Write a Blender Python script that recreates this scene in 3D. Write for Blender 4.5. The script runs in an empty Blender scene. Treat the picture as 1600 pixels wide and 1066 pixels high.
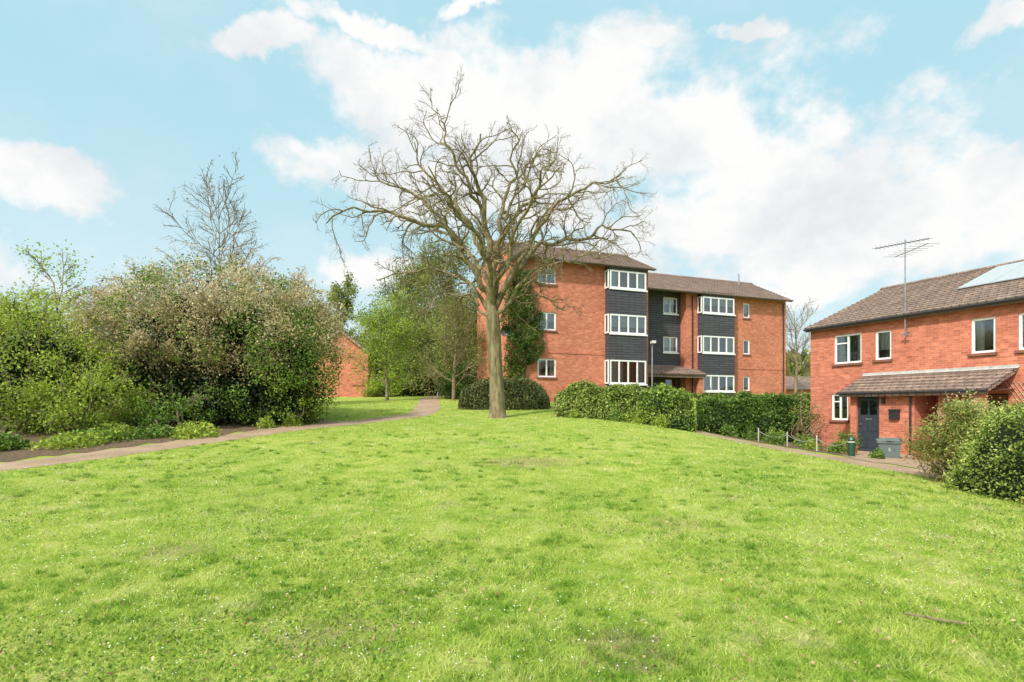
import bpy, math, random
import numpy as np
from mathutils import Vector, Matrix
random.seed(7); RNG=np.random.default_rng(7)
scene=bpy.context.scene
COL=scene.collection
# ------------------------------------------------------------ terrain
YK=[-900,-20,0,5,10,15,20,24,30,40,60,100,900]; HK=[-.2,-.2,0,.05,.25,.65,1.08,1.36,1.75,2.25,2.9,3.5,3.5]
def ss(t):
    t=np.clip(t,0,1); return t*t*(3-2*t)
def H(x,y):
    x=np.asarray(x,float); y=np.asarray(y,float)
    b=0
    for o in (-2,-1,0,1,2): b=b+np.interp(y+o,YK,HK)/5
    low=ss((y-27)/15)*.75
    f=1-(1-low)*ss((x-2)/11)
    return b*f
def h(x,y): return float(H(x,y))
# ------------------------------------------------------------ numpy noise
def vn(P,seed=0):
    P=np.asarray(P,float); i=np.floor(P).astype(np.int64); f=P-i; f=f*f*(3-2*f)
    def hs(a):
        n=(a[:,0]*374761393+a[:,1]*668265263+a[:,2]*1274126177+seed*974711)&0xffffffff
        n=((n^(n>>13))*1274126177)&0xffffffff
        n=(n^(n>>16))&0xffff
        return n/65535.0
    r=0
    for dx in (0,1):
        for dy in (0,1):
            for dz in (0,1):
                w=(f[:,0] if dx else 1-f[:,0])*(f[:,1] if dy else 1-f[:,1])*(f[:,2] if dz else 1-f[:,2])
                r=r+w*hs(i+np.array([dx,dy,dz]))
    return r
# ------------------------------------------------------------ node helpers
def new_mat(name):
    m=bpy.data.materials.new(name); m.use_nodes=True; nt=m.node_tree
    return m,nt,nt.nodes['Principled BSDF']
def N(nt,t,**k):
    n=nt.nodes.new(t)
    for a,b in k.items(): setattr(n,a,b)
    return n
def noise(nt,vec,scale,detail=3,rough=.55):
    n=N(nt,'ShaderNodeTexNoise'); n.inputs['Scale'].default_value=scale; n.inputs['Detail'].default_value=detail; n.inputs['Roughness'].default_value=rough
    if vec is not None: nt.links.new(vec,n.inputs['Vector'])
    return n.outputs['Fac']
def ramp(nt,fac,stops,interp='LINEAR'):
    r=N(nt,'ShaderNodeValToRGB'); cr=r.color_ramp; cr.interpolation=interp
    while len(cr.elements)<len(stops): cr.elements.new(.5)
    for e,(p,c) in zip(cr.elements,stops):
        e.position=p; e.color=(*c,1) if len(c)==3 else c
    nt.links.new(fac,r.inputs[0]); return r.outputs[0]
def mix(nt,fac,a,b,blend='MIX'):
    m=N(nt,'ShaderNodeMix',data_type='RGBA',blend_type=blend)
    for s,v in ((m.inputs[0],fac),(m.inputs[6],a),(m.inputs[7],b)):
        if hasattr(v,'links'): nt.links.new(v,s)
        elif isinstance(v,(int,float)): s.default_value=v
        else: s.default_value=(*v,1)
    return m.outputs[2]
def mth(nt,op,a,b=None,c=None,clamp=False):
    m=N(nt,'ShaderNodeMath',operation=op,use_clamp=clamp)
    for i,v in enumerate((a,b,c)):
        if v is None: continue
        if hasattr(v,'links'): nt.links.new(v,m.inputs[i])
        else: m.inputs[i].default_value=v
    return m.outputs[0]
def bump(nt,b,hgt,strength=.4,dist=.02):
    n=N(nt,'ShaderNodeBump'); n.inputs['Strength'].default_value=strength; n.inputs['Distance'].default_value=dist
    nt.links.new(hgt,n.inputs['Height']); nt.links.new(n.outputs[0],b.inputs['Normal'])
def pos(nt): return N(nt,'ShaderNodeNewGeometry').outputs['Position']
def uv(nt): return N(nt,'ShaderNodeUVMap').outputs[0]
def setb(b,rough=.7,spec=.3,metal=0):
    b.inputs['Roughness'].default_value=rough; b.inputs['Specular IOR Level'].default_value=spec; b.inputs['Metallic'].default_value=metal
def plain(name,c,rough=.6,spec=.3,metal=0,var=.15,scale=6):
    m,nt,b=new_mat(name); setb(b,rough,spec,metal)
    f=noise(nt,pos(nt),scale,4)
    c2=tuple(x*(1-var*1.6) for x in c); c1=tuple(min(1,x*(1+var)) for x in c)
    nt.links.new(ramp(nt,f,[(.3,c2),(.7,c1)]),b.inputs['Base Color']); return m
def brick_mat(name,c1,c2,mortar):
    m,nt,b=new_mat(name); setb(b,.9,.15)
    t=N(nt,'ShaderNodeTexBrick'); nt.links.new(uv(nt),t.inputs['Vector'])
    t.inputs['Scale'].default_value=1; t.inputs['Brick Width'].default_value=.225; t.inputs['Row Height'].default_value=.075
    t.inputs['Mortar Size'].default_value=.005; t.inputs['Bias'].default_value=-.1
    t.inputs['Color1'].default_value=(*c1,1); t.inputs['Color2'].default_value=(*c2,1); t.inputs['Mortar'].default_value=(*mortar,1)
    p=pos(nt)
    big=noise(nt,p,.5,4,.65); mid=noise(nt,p,3.5,4,.7)
    mp=N(nt,'ShaderNodeMapping'); mp.inputs['Scale'].default_value=(1/.225,1/.075,1); nt.links.new(uv(nt),mp.inputs[0])
    wn=N(nt,'ShaderNodeTexWhiteNoise',noise_dimensions='2D'); fl_=N(nt,'ShaderNodeVectorMath',operation='FLOOR'); nt.links.new(mp.outputs[0],fl_.inputs[0]); nt.links.new(fl_.outputs[0],wn.inputs['Vector'])
    c=mix(nt,.5,t.outputs[0],ramp(nt,wn.outputs['Value'],[(0,(.60,.58,.62)),(.18,(.86,.84,.86)),(.8,(1.05,1.05,1.04)),(1,(1.3,1.38,1.42))]),'MULTIPLY')
    c=mix(nt,1,c,ramp(nt,big,[(.3,(.86,.85,.85)),(.55,(1,1,1)),(.75,(1.1,1.1,1.1))]),'MULTIPLY')
    c=mix(nt,1,c,ramp(nt,mid,[(.3,(.88,.86,.86)),(.6,(1.06,1.06,1.06))]),'MULTIPLY')
    nt.links.new(c,b.inputs['Base Color']); bump(nt,b,t.outputs['Fac'],-.3,.01); return m
BR1=brick_mat('orange_brick',(.60,.205,.118),(.45,.142,.082),(.46,.29,.21))
BR2=brick_mat('red_brick',(.56,.185,.11),(.40,.12,.072),(.46,.28,.205))
BR3=brick_mat('sill_brick',(.24,.10,.065),(.16,.068,.046),(.22,.15,.12))
def tile_mat(name,c1,c2):
    m,nt,b=new_mat(name); setb(b,.85,.2)
    u=uv(nt); t=N(nt,'ShaderNodeTexBrick'); nt.links.new(u,t.inputs['Vector'])
    t.inputs['Scale'].default_value=1; t.inputs['Brick Width'].default_value=.26; t.inputs['Row Height'].default_value=.3; t.inputs['Mortar Size'].default_value=.022
    t.inputs['Color1'].default_value=(*c1,1); t.inputs['Color2'].default_value=(*c2,1); t.inputs['Mortar'].default_value=(*[x*.45 for x in c2],1)
    f=noise(nt,pos(nt),1.6,5,.7)
    c=mix(nt,1,t.outputs[0],ramp(nt,f,[(.3,(.75,.75,.77)),(.7,(1.2,1.17,1.1))]),'MULTIPLY')
    nt.links.new(c,b.inputs['Base Color']); bump(nt,b,t.outputs['Fac'],-.8,.03); return m
TILE=tile_mat('brown_roof_tiles',(.34,.245,.205),(.24,.17,.145))
TILE2=tile_mat('weathered_brown_tiles',(.34,.25,.21),(.23,.17,.14))
def clad_mat():
    m,nt,b=new_mat('black_tile_hanging'); setb(b,.7,.3)
    t=N(nt,'ShaderNodeTexBrick'); nt.links.new(uv(nt),t.inputs['Vector'])
    t.inputs['Scale'].default_value=1; t.inputs['Brick Width'].default_value=.9; t.inputs['Row Height'].default_value=.16; t.inputs['Mortar Size'].default_value=.016
    t.inputs['Color1'].default_value=(.084,.084,.094,1); t.inputs['Color2'].default_value=(.064,.064,.072,1); t.inputs['Mortar'].default_value=(.022,.022,.026,1)
    nt.links.new(t.outputs[0],b.inputs['Base Color']); bump(nt,b,t.outputs['Fac'],-.6,.02); return m
CLAD=clad_mat()
WHITE=plain('white_frame_paint',(.8,.8,.78),.4,.4,var=.05)
BLACKP=plain('black_plastic',(.025,.025,.028),.4,.5)
SOFF=plain('brown_fascia',(.16,.12,.10),.6)
LEAD=plain('pale_lead_flashing',(.45,.43,.41),.6)
METAL=plain('galvanised_metal',(.35,.36,.37),.4,.5,.7)
DARKM=plain('dark_aerial_metal',(.1,.1,.1),.5,.4,.5)
CURT=plain('curtain_cloth',(.74,.72,.68),.9,.1,var=.12,scale=9)
DOORB=plain('blue_black_door_paint',(.035,.045,.058),.4,.45)
DOORW=plain('brown_door_wood',(.12,.06,.03),.5,.3)
INNER=plain('room_interior',(.22,.21,.20),.9,.1)
FENCE=plain('dark_stained_timber',(.07,.05,.04),.8,.2,var=.4,scale=3)
def glass_mat():
    m=bpy.data.materials.new('window_glass'); m.use_nodes=True; nt=m.node_tree; nt.nodes.clear()
    o=N(nt,'ShaderNodeOutputMaterial'); g=N(nt,'ShaderNodeBsdfGlossy'); g.inputs['Roughness'].default_value=.03; g.inputs['Color'].default_value=(.84,.87,.88,1)
    t=N(nt,'ShaderNodeBsdfTransparent'); t.inputs['Color'].default_value=(.78,.82,.82,1)
    x=N(nt,'ShaderNodeMixShader'); f=N(nt,'ShaderNodeFresnel'); f.inputs['IOR'].default_value=1.8
    bp=N(nt,'ShaderNodeBump'); bp.inputs['Strength'].default_value=.05; nt.links.new(noise(nt,pos(nt),1.3,1),bp.inputs['Height'])
    nt.links.new(bp.outputs[0],g.inputs['Normal'])
    nt.links.new(mth(nt,'ADD',f.outputs[0],.12),x.inputs[0]); nt.links.new(t.outputs[0],x.inputs[1]); nt.links.new(g.outputs[0],x.inputs[2]); nt.links.new(x.outputs[0],o.inputs[0]); return m
GLASS=glass_mat()
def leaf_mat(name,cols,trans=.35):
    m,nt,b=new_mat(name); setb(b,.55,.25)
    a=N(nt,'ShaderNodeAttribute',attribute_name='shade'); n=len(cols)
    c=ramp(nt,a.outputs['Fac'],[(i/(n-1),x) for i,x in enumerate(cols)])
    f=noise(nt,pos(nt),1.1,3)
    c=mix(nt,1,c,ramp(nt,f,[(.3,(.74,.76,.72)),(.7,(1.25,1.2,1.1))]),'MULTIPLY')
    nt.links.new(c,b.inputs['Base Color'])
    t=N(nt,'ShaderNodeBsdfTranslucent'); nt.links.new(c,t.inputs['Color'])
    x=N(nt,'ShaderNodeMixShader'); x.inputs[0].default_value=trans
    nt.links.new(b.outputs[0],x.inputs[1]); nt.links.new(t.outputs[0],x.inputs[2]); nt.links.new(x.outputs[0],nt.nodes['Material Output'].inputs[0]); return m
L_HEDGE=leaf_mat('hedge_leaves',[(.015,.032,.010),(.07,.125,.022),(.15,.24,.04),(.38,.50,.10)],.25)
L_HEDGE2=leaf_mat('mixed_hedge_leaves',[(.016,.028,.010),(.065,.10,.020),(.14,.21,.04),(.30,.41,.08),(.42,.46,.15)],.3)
L_OLIVE=leaf_mat('olive_hedge_leaves',[(.025,.032,.012),(.09,.105,.035),(.17,.19,.065),(.26,.28,.11)],.2)
L_SPRING=leaf_mat('spring_leaves',[(.07,.11,.018),(.21,.31,.04),(.36,.47,.07),(.54,.62,.13)],.45)
L_GREEN=leaf_mat('green_leaves',[(.018,.04,.01),(.07,.14,.022),(.14,.25,.04),(.28,.40,.08)],.3)
L_BLOSS=leaf_mat('faded_blossom',[(.11,.12,.035),(.30,.27,.12),(.48,.40,.23),(.63,.54,.37),(.76,.69,.54)],.4)
L_DARK=leaf_mat('evergreen_and_shade_leaves',[(.006,.012,.005),(.016,.034,.010),(.045,.08,.020),(.10,.16,.04)],.12)  # dark evergreen leaves; also painted-in shade inside the blossom shrub
L_OLTREE=leaf_mat('budding_leaves',[(.08,.09,.03),(.19,.22,.06),(.32,.36,.10),(.47,.52,.18)],.42)
L_RED=leaf_mat('bronze_shrub_leaves',[(.08,.05,.025),(.22,.12,.05),(.24,.22,.07),(.28,.36,.09),(.5,.4,.26)],.35)
def bark(name,c1,c2,sc=9):
    m,nt,b=new_mat(name); setb(b,.9,.15)
    mp=N(nt,'ShaderNodeMapping'); mp.inputs['Scale'].default_value=(1,1,.22); nt.links.new(pos(nt),mp.inputs[0])
    f=noise(nt,mp.outputs[0],sc,6,.7); g=noise(nt,pos(nt),1.2,3)
    c=ramp(nt,f,[(.32,c1),(.62,c2)]); c=mix(nt,1,c,ramp(nt,g,[(.3,(.8,.88,.7)),(.7,(1.15,1.1,1.05))]),'MULTIPLY')
    nt.links.new(c,b.inputs['Base Color']); bump(nt,b,f,.9,.05); return m
BARK=bark('tree_bark',(.075,.058,.035),(.29,.24,.15))
BARKG=bark('grey_twig_bark',(.12,.09,.065),(.27,.215,.16))
# ------------------------------------------------------------ object helpers
def link(ob,parent=None,loc=None,rz=None):
    COL.objects.link(ob)
    if parent is not None: ob.parent=parent
    if loc is not None: ob.location=loc
    if rz is not None: ob.rotation_euler=(0,0,rz)
    return ob
def root(name,label,cat,loc,rz=0,group=None):
    e=bpy.data.objects.new(name,None); e.empty_display_size=.3; link(e,None,loc,rz); e['label']=label; e['category']=cat
    if group: e['group']=group
    return e
def tag(ob,label,cat,group=None):
    ob['label']=label; ob['category']=cat
    if group: ob['group']=group
class MB:
    def __init__(s): s.v=[];s.f=[];s.uv=[];s.m=[]
    def poly(s,pts,mat=0):
        P=[Vector(p) for p in pts]; n=Vector((0,0,0))
        for i in range(len(P)):
            a,b=P[i],P[(i+1)%len(P)]; n+=a.cross(b)
        n=n.normalized() if n.length>1e-12 else Vector((0,0,1)); t=Vector((0,0,1)).cross(n)
        t=t.normalized() if t.length>.05 else Vector((1,0,0)); b=n.cross(t)
        k=len(s.v); s.v+=[tuple(p) for p in P]; s.f.append(list(range(k,k+len(P)))); s.m.append(mat)
        s.uv+=[(p.dot(t),p.dot(b)) for p in P]
    def box(s,x0,y0,z0,x1,y1,z1,mat=0):
        a=[(x0,y0,z0),(x1,y0,z0),(x1,y1,z0),(x0,y1,z0),(x0,y0,z1),(x1,y0,z1),(x1,y1,z1),(x0,y1,z1)]
        for q in ((3,2,1,0),(4,5,6,7),(0,1,5,4),(1,2,6,5),(2,3,7,6),(3,0,4,7)): s.poly([a[i] for i in q],mat)
    def tube(s,p,q,r,r2=None,n=8,mat=0):
        p=Vector(p);q=Vector(q);r2=r if r2 is None else r2; d=(q-p).normalized()
        a=d.orthogonal().normalized(); b=d.cross(a)
        A=[p+(a*math.cos(i*2*math.pi/n)+b*math.sin(i*2*math.pi/n))*r for i in range(n)]
        B=[q+(a*math.cos(i*2*math.pi/n)+b*math.sin(i*2*math.pi/n))*r2 for i in range(n)]
        for i in range(n): j=(i+1)%n; s.poly([A[i],A[j],B[j],B[i]],mat)
        s.poly(B,mat); s.poly(A[::-1],mat)
    def build(s,name,mats,parent=None,loc=None,rz=None,smooth=False):
        me=bpy.data.meshes.new(name); me.from_pydata(s.v,[],s.f)
        ul=me.uv_layers.new(name='UVMap'); ul.data.foreach_set('uv',np.array(s.uv,float).ravel())
        me.polygons.foreach_set('material_index',s.m)
        for m in (mats if isinstance(mats,(list,tuple)) else [mats]): me.materials.append(m)
        me.update(); ob=bpy.data.objects.new(name,me); return link(ob,parent,loc,rz)
def np_mesh(name,V,F,mat,parent=None,shade=None,smooth=False):
    Fs=F if isinstance(F,list) else [F]
    me=bpy.data.meshes.new(name); me.vertices.add(len(V)); me.vertices.foreach_set('co',np.asarray(V,np.float32).ravel())
    loops=np.concatenate([f.ravel() for f in Fs]); me.loops.add(len(loops)); me.loops.foreach_set('vertex_index',loops.astype(np.int32))
    tot=np.concatenate([np.full(len(f),f.shape[1]) for f in Fs]); st=np.concatenate([[0],np.cumsum(tot)[:-1]])
    me.polygons.add(len(tot)); me.polygons.foreach_set('loop_start',st.astype(np.int32))
    if smooth: me.polygons.foreach_set('use_smooth',np.ones(len(tot),bool))
    me.update(calc_edges=True)
    if shade is not None:
        a=me.attributes.new('shade','FLOAT','FACE'); a.data.foreach_set('value',np.asarray(shade,np.float32))
    for m in (mat if isinstance(mat,(list,tuple)) else [mat]): me.materials.append(m)
    ob=bpy.data.objects.new(name,me); return link(ob,parent)
def unit(n):
    v=RNG.normal(size=(n,3)); return v/np.linalg.norm(v,axis=1,keepdims=True)
def leaf_arrays(P,size,aspect=.55):
    n=len(P); a=unit(n); b=np.cross(a,unit(n)); b/=np.linalg.norm(b,axis=1,keepdims=True)+1e-9
    s=(size*(.55+.9*RNG.random(n)))[:,None]
    V=np.stack([P+a*s,P+b*s*aspect,P-a*s,P-b*s*aspect],1).reshape(-1,3)
    return V,np.arange(4*n).reshape(n,4)
def foliage(name,P,size,shade,mat,parent,core=None,aspect=.55):
    V,F=leaf_arrays(P,size,aspect); sh=shade
    if core is not None:
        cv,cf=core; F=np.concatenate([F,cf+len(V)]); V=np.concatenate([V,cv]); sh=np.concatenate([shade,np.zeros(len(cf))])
    off=np.array(parent.location)
    return np_mesh(name,V-off,F,mat,parent,sh)
def tubes(name,brs,mat,parent):
    Vs=[];Fs=[];k=0
    for pts,rad,sd in brs:
        pts=np.asarray(pts);n=len(pts); t=np.gradient(pts,axis=0); t/=np.linalg.norm(t,axis=1,keepdims=True)+1e-9
        ref=np.array([.31,.77,.12]) if abs(t[0]@np.array([.31,.77,.12]))<.75 else np.array([1,0,.2])
        a=np.cross(t,ref); a/=np.linalg.norm(a,axis=1,keepdims=True)+1e-9; b=np.cross(t,a)
        an=np.arange(sd)*2*math.pi/sd; r=np.asarray(rad)[:,None,None]
        ring=pts[:,None,:]+r*(a[:,None,:]*np.cos(an)[None,:,None]+b[:,None,:]*np.sin(an)[None,:,None])
        Vs.append(ring.reshape(-1,3))
        i=np.arange(n-1)[:,None]*sd; j=np.arange(sd)[None,:]; j2=(j+1)%sd
        Fs.append(np.stack([i+j,i+j2,i+sd+j2,i+sd+j],-1).reshape(-1,4)+k); k+=n*sd
    return np_mesh(name,np.concatenate(Vs)-np.array(parent.location),np.concatenate(Fs),mat,parent,smooth=True)
def grow(p,d,length,r0,r1,level,maxl,out,nch,ratio,wander,up,spread=.9,seg=.35):
    n=max(3,int(length/seg)+1); pts=[p]; d=d/np.linalg.norm(d); ds=[d]
    for i in range(n):
        d=d+RNG.normal(0,wander,3); d[2]+=up; d=d/np.linalg.norm(d); p=p+d*length/n; pts.append(p); ds.append(d)
    rad=np.linspace(r0,r1,len(pts)); out.append((pts,rad,level))
    if level<maxl: kids(pts,ds,rad,length,level,maxl,out,nch,ratio,wander,up,spread,seg)
def kids(pts,ds,rad,length,level,maxl,out,nch,ratio,wander,up,spread,seg,s0=.2):
    k=nch[min(level,len(nch)-1)]
    for c in range(k):
        s=s0+(1-s0)*(c+RNG.random())/k; f=s*(len(pts)-1); i=min(int(f),len(pts)-2); w=f-i
        q=np.asarray(pts[i])*(1-w)+np.asarray(pts[i+1])*w; d=np.asarray(ds[i])
        side=np.cross(d,unit(1)[0]); side/=np.linalg.norm(side)+1e-9
        a=spread*(.6+.6*RNG.random()); nd=d*math.cos(a)+side*math.sin(a)
        L=length*ratio*(1-.5*s)*(.7+.6*RNG.random())
        r=rad[i]*.55; rmin=[.03,.018,.010,.007,.006][min(level,4)]
        r=max(min(r,rmin*2.2),rmin*.8)
        grow(q,nd,L,r,r*.5,level+1,maxl,out,nch,ratio,wander,up,spread,seg)
def catmull(P,m=5):
    P=[np.array(p,float) for p in P]; P=[2*P[0]-P[1]]+P+[2*P[-1]-P[-2]]; o=[]
    for i in range(1,len(P)-2):
        for j in range(m):
            t=j/m; a,b,c,d=P[i-1],P[i],P[i+1],P[i+2]
            o.append(.5*((2*b)+(-a+c)*t+(2*a-5*b+4*c-d)*t*t+(-a+3*b-3*c+d)*t**3))
    o.append(P[-2]); return o
def split(parent,out,barkm,thin=2,sides=(10,7,5,3,3,3)):
    tubes('trunk',[(p,r,sides[min(l,5)]) for p,r,l in out if l<thin],barkm,parent)
    tubes('crown',[(p,r,sides[min(l,5)]) for p,r,l in out if l>=thin],barkm,parent)
# ------------------------------------------------------------ world, sun, camera
S=Vector((-.42,-.60,.68)).normalized()
w=bpy.data.worlds.new('World'); scene.world=w; w.use_nodes=True; nt=w.node_tree
bg=nt.nodes['Background']; bg.inputs[1].default_value=.15
sky=N(nt,'ShaderNodeTexSky',sky_type='NISHITA'); sky.sun_disc=False; sky.sun_elevation=math.asin(S.z); sky.sun_rotation=math.atan2(S.x,S.y)
sky.air_density=1.0; sky.dust_density=1.2; sky.ozone_density=1.0
tc=N(nt,'ShaderNodeTexCoord').outputs['Generated']
nz=N(nt,'ShaderNodeTexNoise'); nz.inputs['Scale'].default_value=5; nz.inputs['Detail'].default_value=7; nz.inputs['Roughness'].default_value=.6; nt.links.new(tc,nz.inputs['Vector'])
v1=N(nt,'ShaderNodeVectorMath',operation='SUBTRACT'); nt.links.new(nz.outputs['Color'],v1.inputs[0]); v1.inputs[1].default_value=(.5,.5,.5)
v2=N(nt,'ShaderNodeVectorMath',operation='SCALE'); nt.links.new(v1.outputs[0],v2.inputs[0]); v2.inputs['Scale'].default_value=.17
v3=N(nt,'ShaderNodeVectorMath',operation='ADD'); nt.links.new(tc,v3.inputs[0]); nt.links.new(v2.outputs[0],v3.inputs[1])
D=v3.outputs[0]
blobs=[(850,195,330,115),(650,150,170,60),(1070,210,150,85),(530,265,100,50),(780,280,250,80),(1260,300,250,95),(1480,310,240,105),(1600,260,130,55),
(1150,370,350,60),(1400,390,330,50),(80,285,110,52),(420,78,80,26),(590,50,110,24),(1180,40,50,16),(1030,60,50,18),(1580,35,60,30),(1220,450,110,26),(600,430,100,34),(750,15,50,14),
(1900,300,300,150),(-350,200,250,90),(-200,420,300,60)]
f=None
for (cx,cy,rx,ry) in blobs:
    c=Vector(((cx-800)/900,1,(636-cy)/900)); L=c.length; c.normalize()
    a=N(nt,'ShaderNodeVectorMath',operation='SUBTRACT'); nt.links.new(D,a.inputs[0]); a.inputs[1].default_value=c
    b=N(nt,'ShaderNodeVectorMath',operation='MULTIPLY'); nt.links.new(a.outputs[0],b.inputs[0]); k=900*L; b.inputs[1].default_value=(k/rx,k/rx,k/ry)
    l=N(nt,'ShaderNodeVectorMath',operation='LENGTH'); nt.links.new(b.outputs[0],l.inputs[0])
    q=mth(nt,'SUBTRACT',1,l.outputs['Value']); f=q if f is None else mth(nt,'MAXIMUM',f,q)
mp=N(nt,'ShaderNodeMapping'); mp.inputs['Scale'].default_value=(1,1,1.3); nt.links.new(tc,mp.inputs[0])
n1=noise(nt,mp.outputs[0],9,10,.6); n2=noise(nt,mp.outputs[0],3.1,8,.62)
dens=mth(nt,'ADD',f,mth(nt,'MULTIPLY',mth(nt,'SUBTRACT',n1,.5),2.2))
mr=N(nt,'ShaderNodeMapRange',interpolation_type='SMOOTHSTEP'); nt.links.new(dens,mr.inputs[0]); mr.inputs[1].default_value=-.24; mr.inputs[2].default_value=.34
wis=N(nt,'ShaderNodeMapRange',interpolation_type='SMOOTHSTEP'); nt.links.new(n2,wis.inputs[0]); wis.inputs[1].default_value=.42; wis.inputs[2].default_value=.85; wis.inputs[4].default_value=.42
mask=mth(nt,'MAXIMUM',mr.outputs[0],wis.outputs[0])
sc=mix(nt,1,sky.outputs[0],(1.0,1.05,.8),'MULTIPLY')
sc=mix(nt,.9,sc,(3.3,5.35,6.15))
sx=N(nt,'ShaderNodeSeparateXYZ'); nt.links.new(tc,sx.inputs[0])
hz=N(nt,'ShaderNodeMapRange',interpolation_type='SMOOTHSTEP'); nt.links.new(sx.outputs[2],hz.inputs[0]); hz.inputs[1].default_value=0; hz.inputs[2].default_value=.46; hz.inputs[3].default_value=.75; hz.inputs[4].default_value=0
sc=mix(nt,hz.outputs[0],sc,(5.1,6.1,6.45))
cc=ramp(nt,noise(nt,mp.outputs[0],5.5,7,.6),[(.36,(.80,.835,.86)),(.56,(.99,.99,.98))]); cc=mix(nt,1,cc,(6.7,6.7,6.7),'MULTIPLY')
base=mix(nt,mask,sc,cc)
# added hazy glow around the sun, behind the viewer, for frontal fill
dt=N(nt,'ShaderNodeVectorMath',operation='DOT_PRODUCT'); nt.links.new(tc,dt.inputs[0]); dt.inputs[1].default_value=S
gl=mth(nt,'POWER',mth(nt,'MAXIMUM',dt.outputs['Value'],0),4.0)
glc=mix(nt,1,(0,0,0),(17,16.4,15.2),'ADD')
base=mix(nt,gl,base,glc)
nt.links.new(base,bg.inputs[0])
sd=bpy.data.lights.new('sun','SUN'); sd.energy=4.5; sd.angle=math.radians(2.5); sd.color=(1,.955,.88)
so=bpy.data.objects.new('sun',sd); COL.objects.link(so); so.rotation_euler=S.to_track_quat('Z','Y').to_euler(); so.location=(-20,-20,40)
cd=bpy.data.cameras.new('camera'); cam=bpy.data.objects.new('camera',cd); COL.objects.link(cam); scene.camera=cam
cam.location=(0,0,1.63); cam.rotation_euler=(math.pi/2,0,0); cd.lens=20.25; cd.sensor_width=36; cd.shift_y=103/1600; cd.clip_end=3000
scene.view_settings.view_transform='Standard'; scene.view_settings.look='None'; scene.view_settings.exposure=0
# ------------------------------------------------------------ paths
PA=np.array([(-22,2),(-14,8.2),(-10.6,11.6),(-8.9,14.6),(-6.9,18.6),(-5.4,20.4),(-4.3,22.2),(-3.8,24.5),(-4.1,28),(-4.9,34),(-5.9,42),(-6.8,52),(-8,66)])
PS=np.array([(-6.2,19.7),(-8.3,21.6),(-12,24.5),(-18,30)])
PR=np.array([(6.3,33),(6.6,28),(7.0,24.5),(7.35,21.2),(8.0,18.5),(8.75,15.8),(9.3,13.2),(10.6,10.5),(13,7)])
def dense(P,step=.35):
    P=[np.append(p,0) for p in P]; c=np.array(catmull(P,12))[:,:2]; return c
CPA,CPS,CPR=dense(PA),dense(PS),dense(PR)
def strip(name,c,w,mat,lift,seed):
    t=np.gradient(c,axis=0); t/=np.linalg.norm(t,axis=1,keepdims=True); nn=np.stack([-t[:,1],t[:,0]],1)
    K=7; V=[]
    for i in range(len(c)):
        s=c[i]*1.0
        wl=w/2*(1+.22*(vn(np.array([[s[0]*1.3,s[1]*1.3,seed]]))[0]-.5)*2); wr=w/2*(1+.22*(vn(np.array([[s[0]*1.3,s[1]*1.3,seed+5]]))[0]-.5)*2)
        for k in range(K):
            u=k/(K-1)*2-1; p=s+nn[i]*u*(wl if u<0 else wr); V.append((p[0],p[1],h(p[0],p[1])+lift-.012*abs(u)**4))
    i=np.arange(len(c)-1)[:,None]*K; j=np.arange(K-1)[None,:]
    F=np.stack([i+j,i+j+1,i+K+j+1,i+K+j],-1).reshape(-1,4)
    F=F[:,::-1]
    ob=np_mesh(name,V,F,mat); ob['kind']='structure'; return ob
def gravel():
    m,nt,b=new_mat('gravel_path'); setb(b,.95,.1); p=pos(nt)
    a=noise(nt,p,45,5,.8); c=noise(nt,p,1.2,4,.6)
    col=ramp(nt,a,[(.3,(.20,.135,.09)),(.5,(.40,.29,.205)),(.7,(.56,.44,.33))])
    col=mix(nt,1,col,ramp(nt,c,[(.3,(.75,.73,.68)),(.7,(1.1,1.08,1.05))]),'MULTIPLY')
    nt.links.new(col,b.inputs['Base Color']); bump(nt,b,a,.8,.02); return m
GRAV=gravel()
strip('path',CPA,1.2,GRAV,.016,1); strip('path',CPS,1.0,GRAV,.010,2); strip('path',CPR,1.45,GRAV,.016,3)
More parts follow.
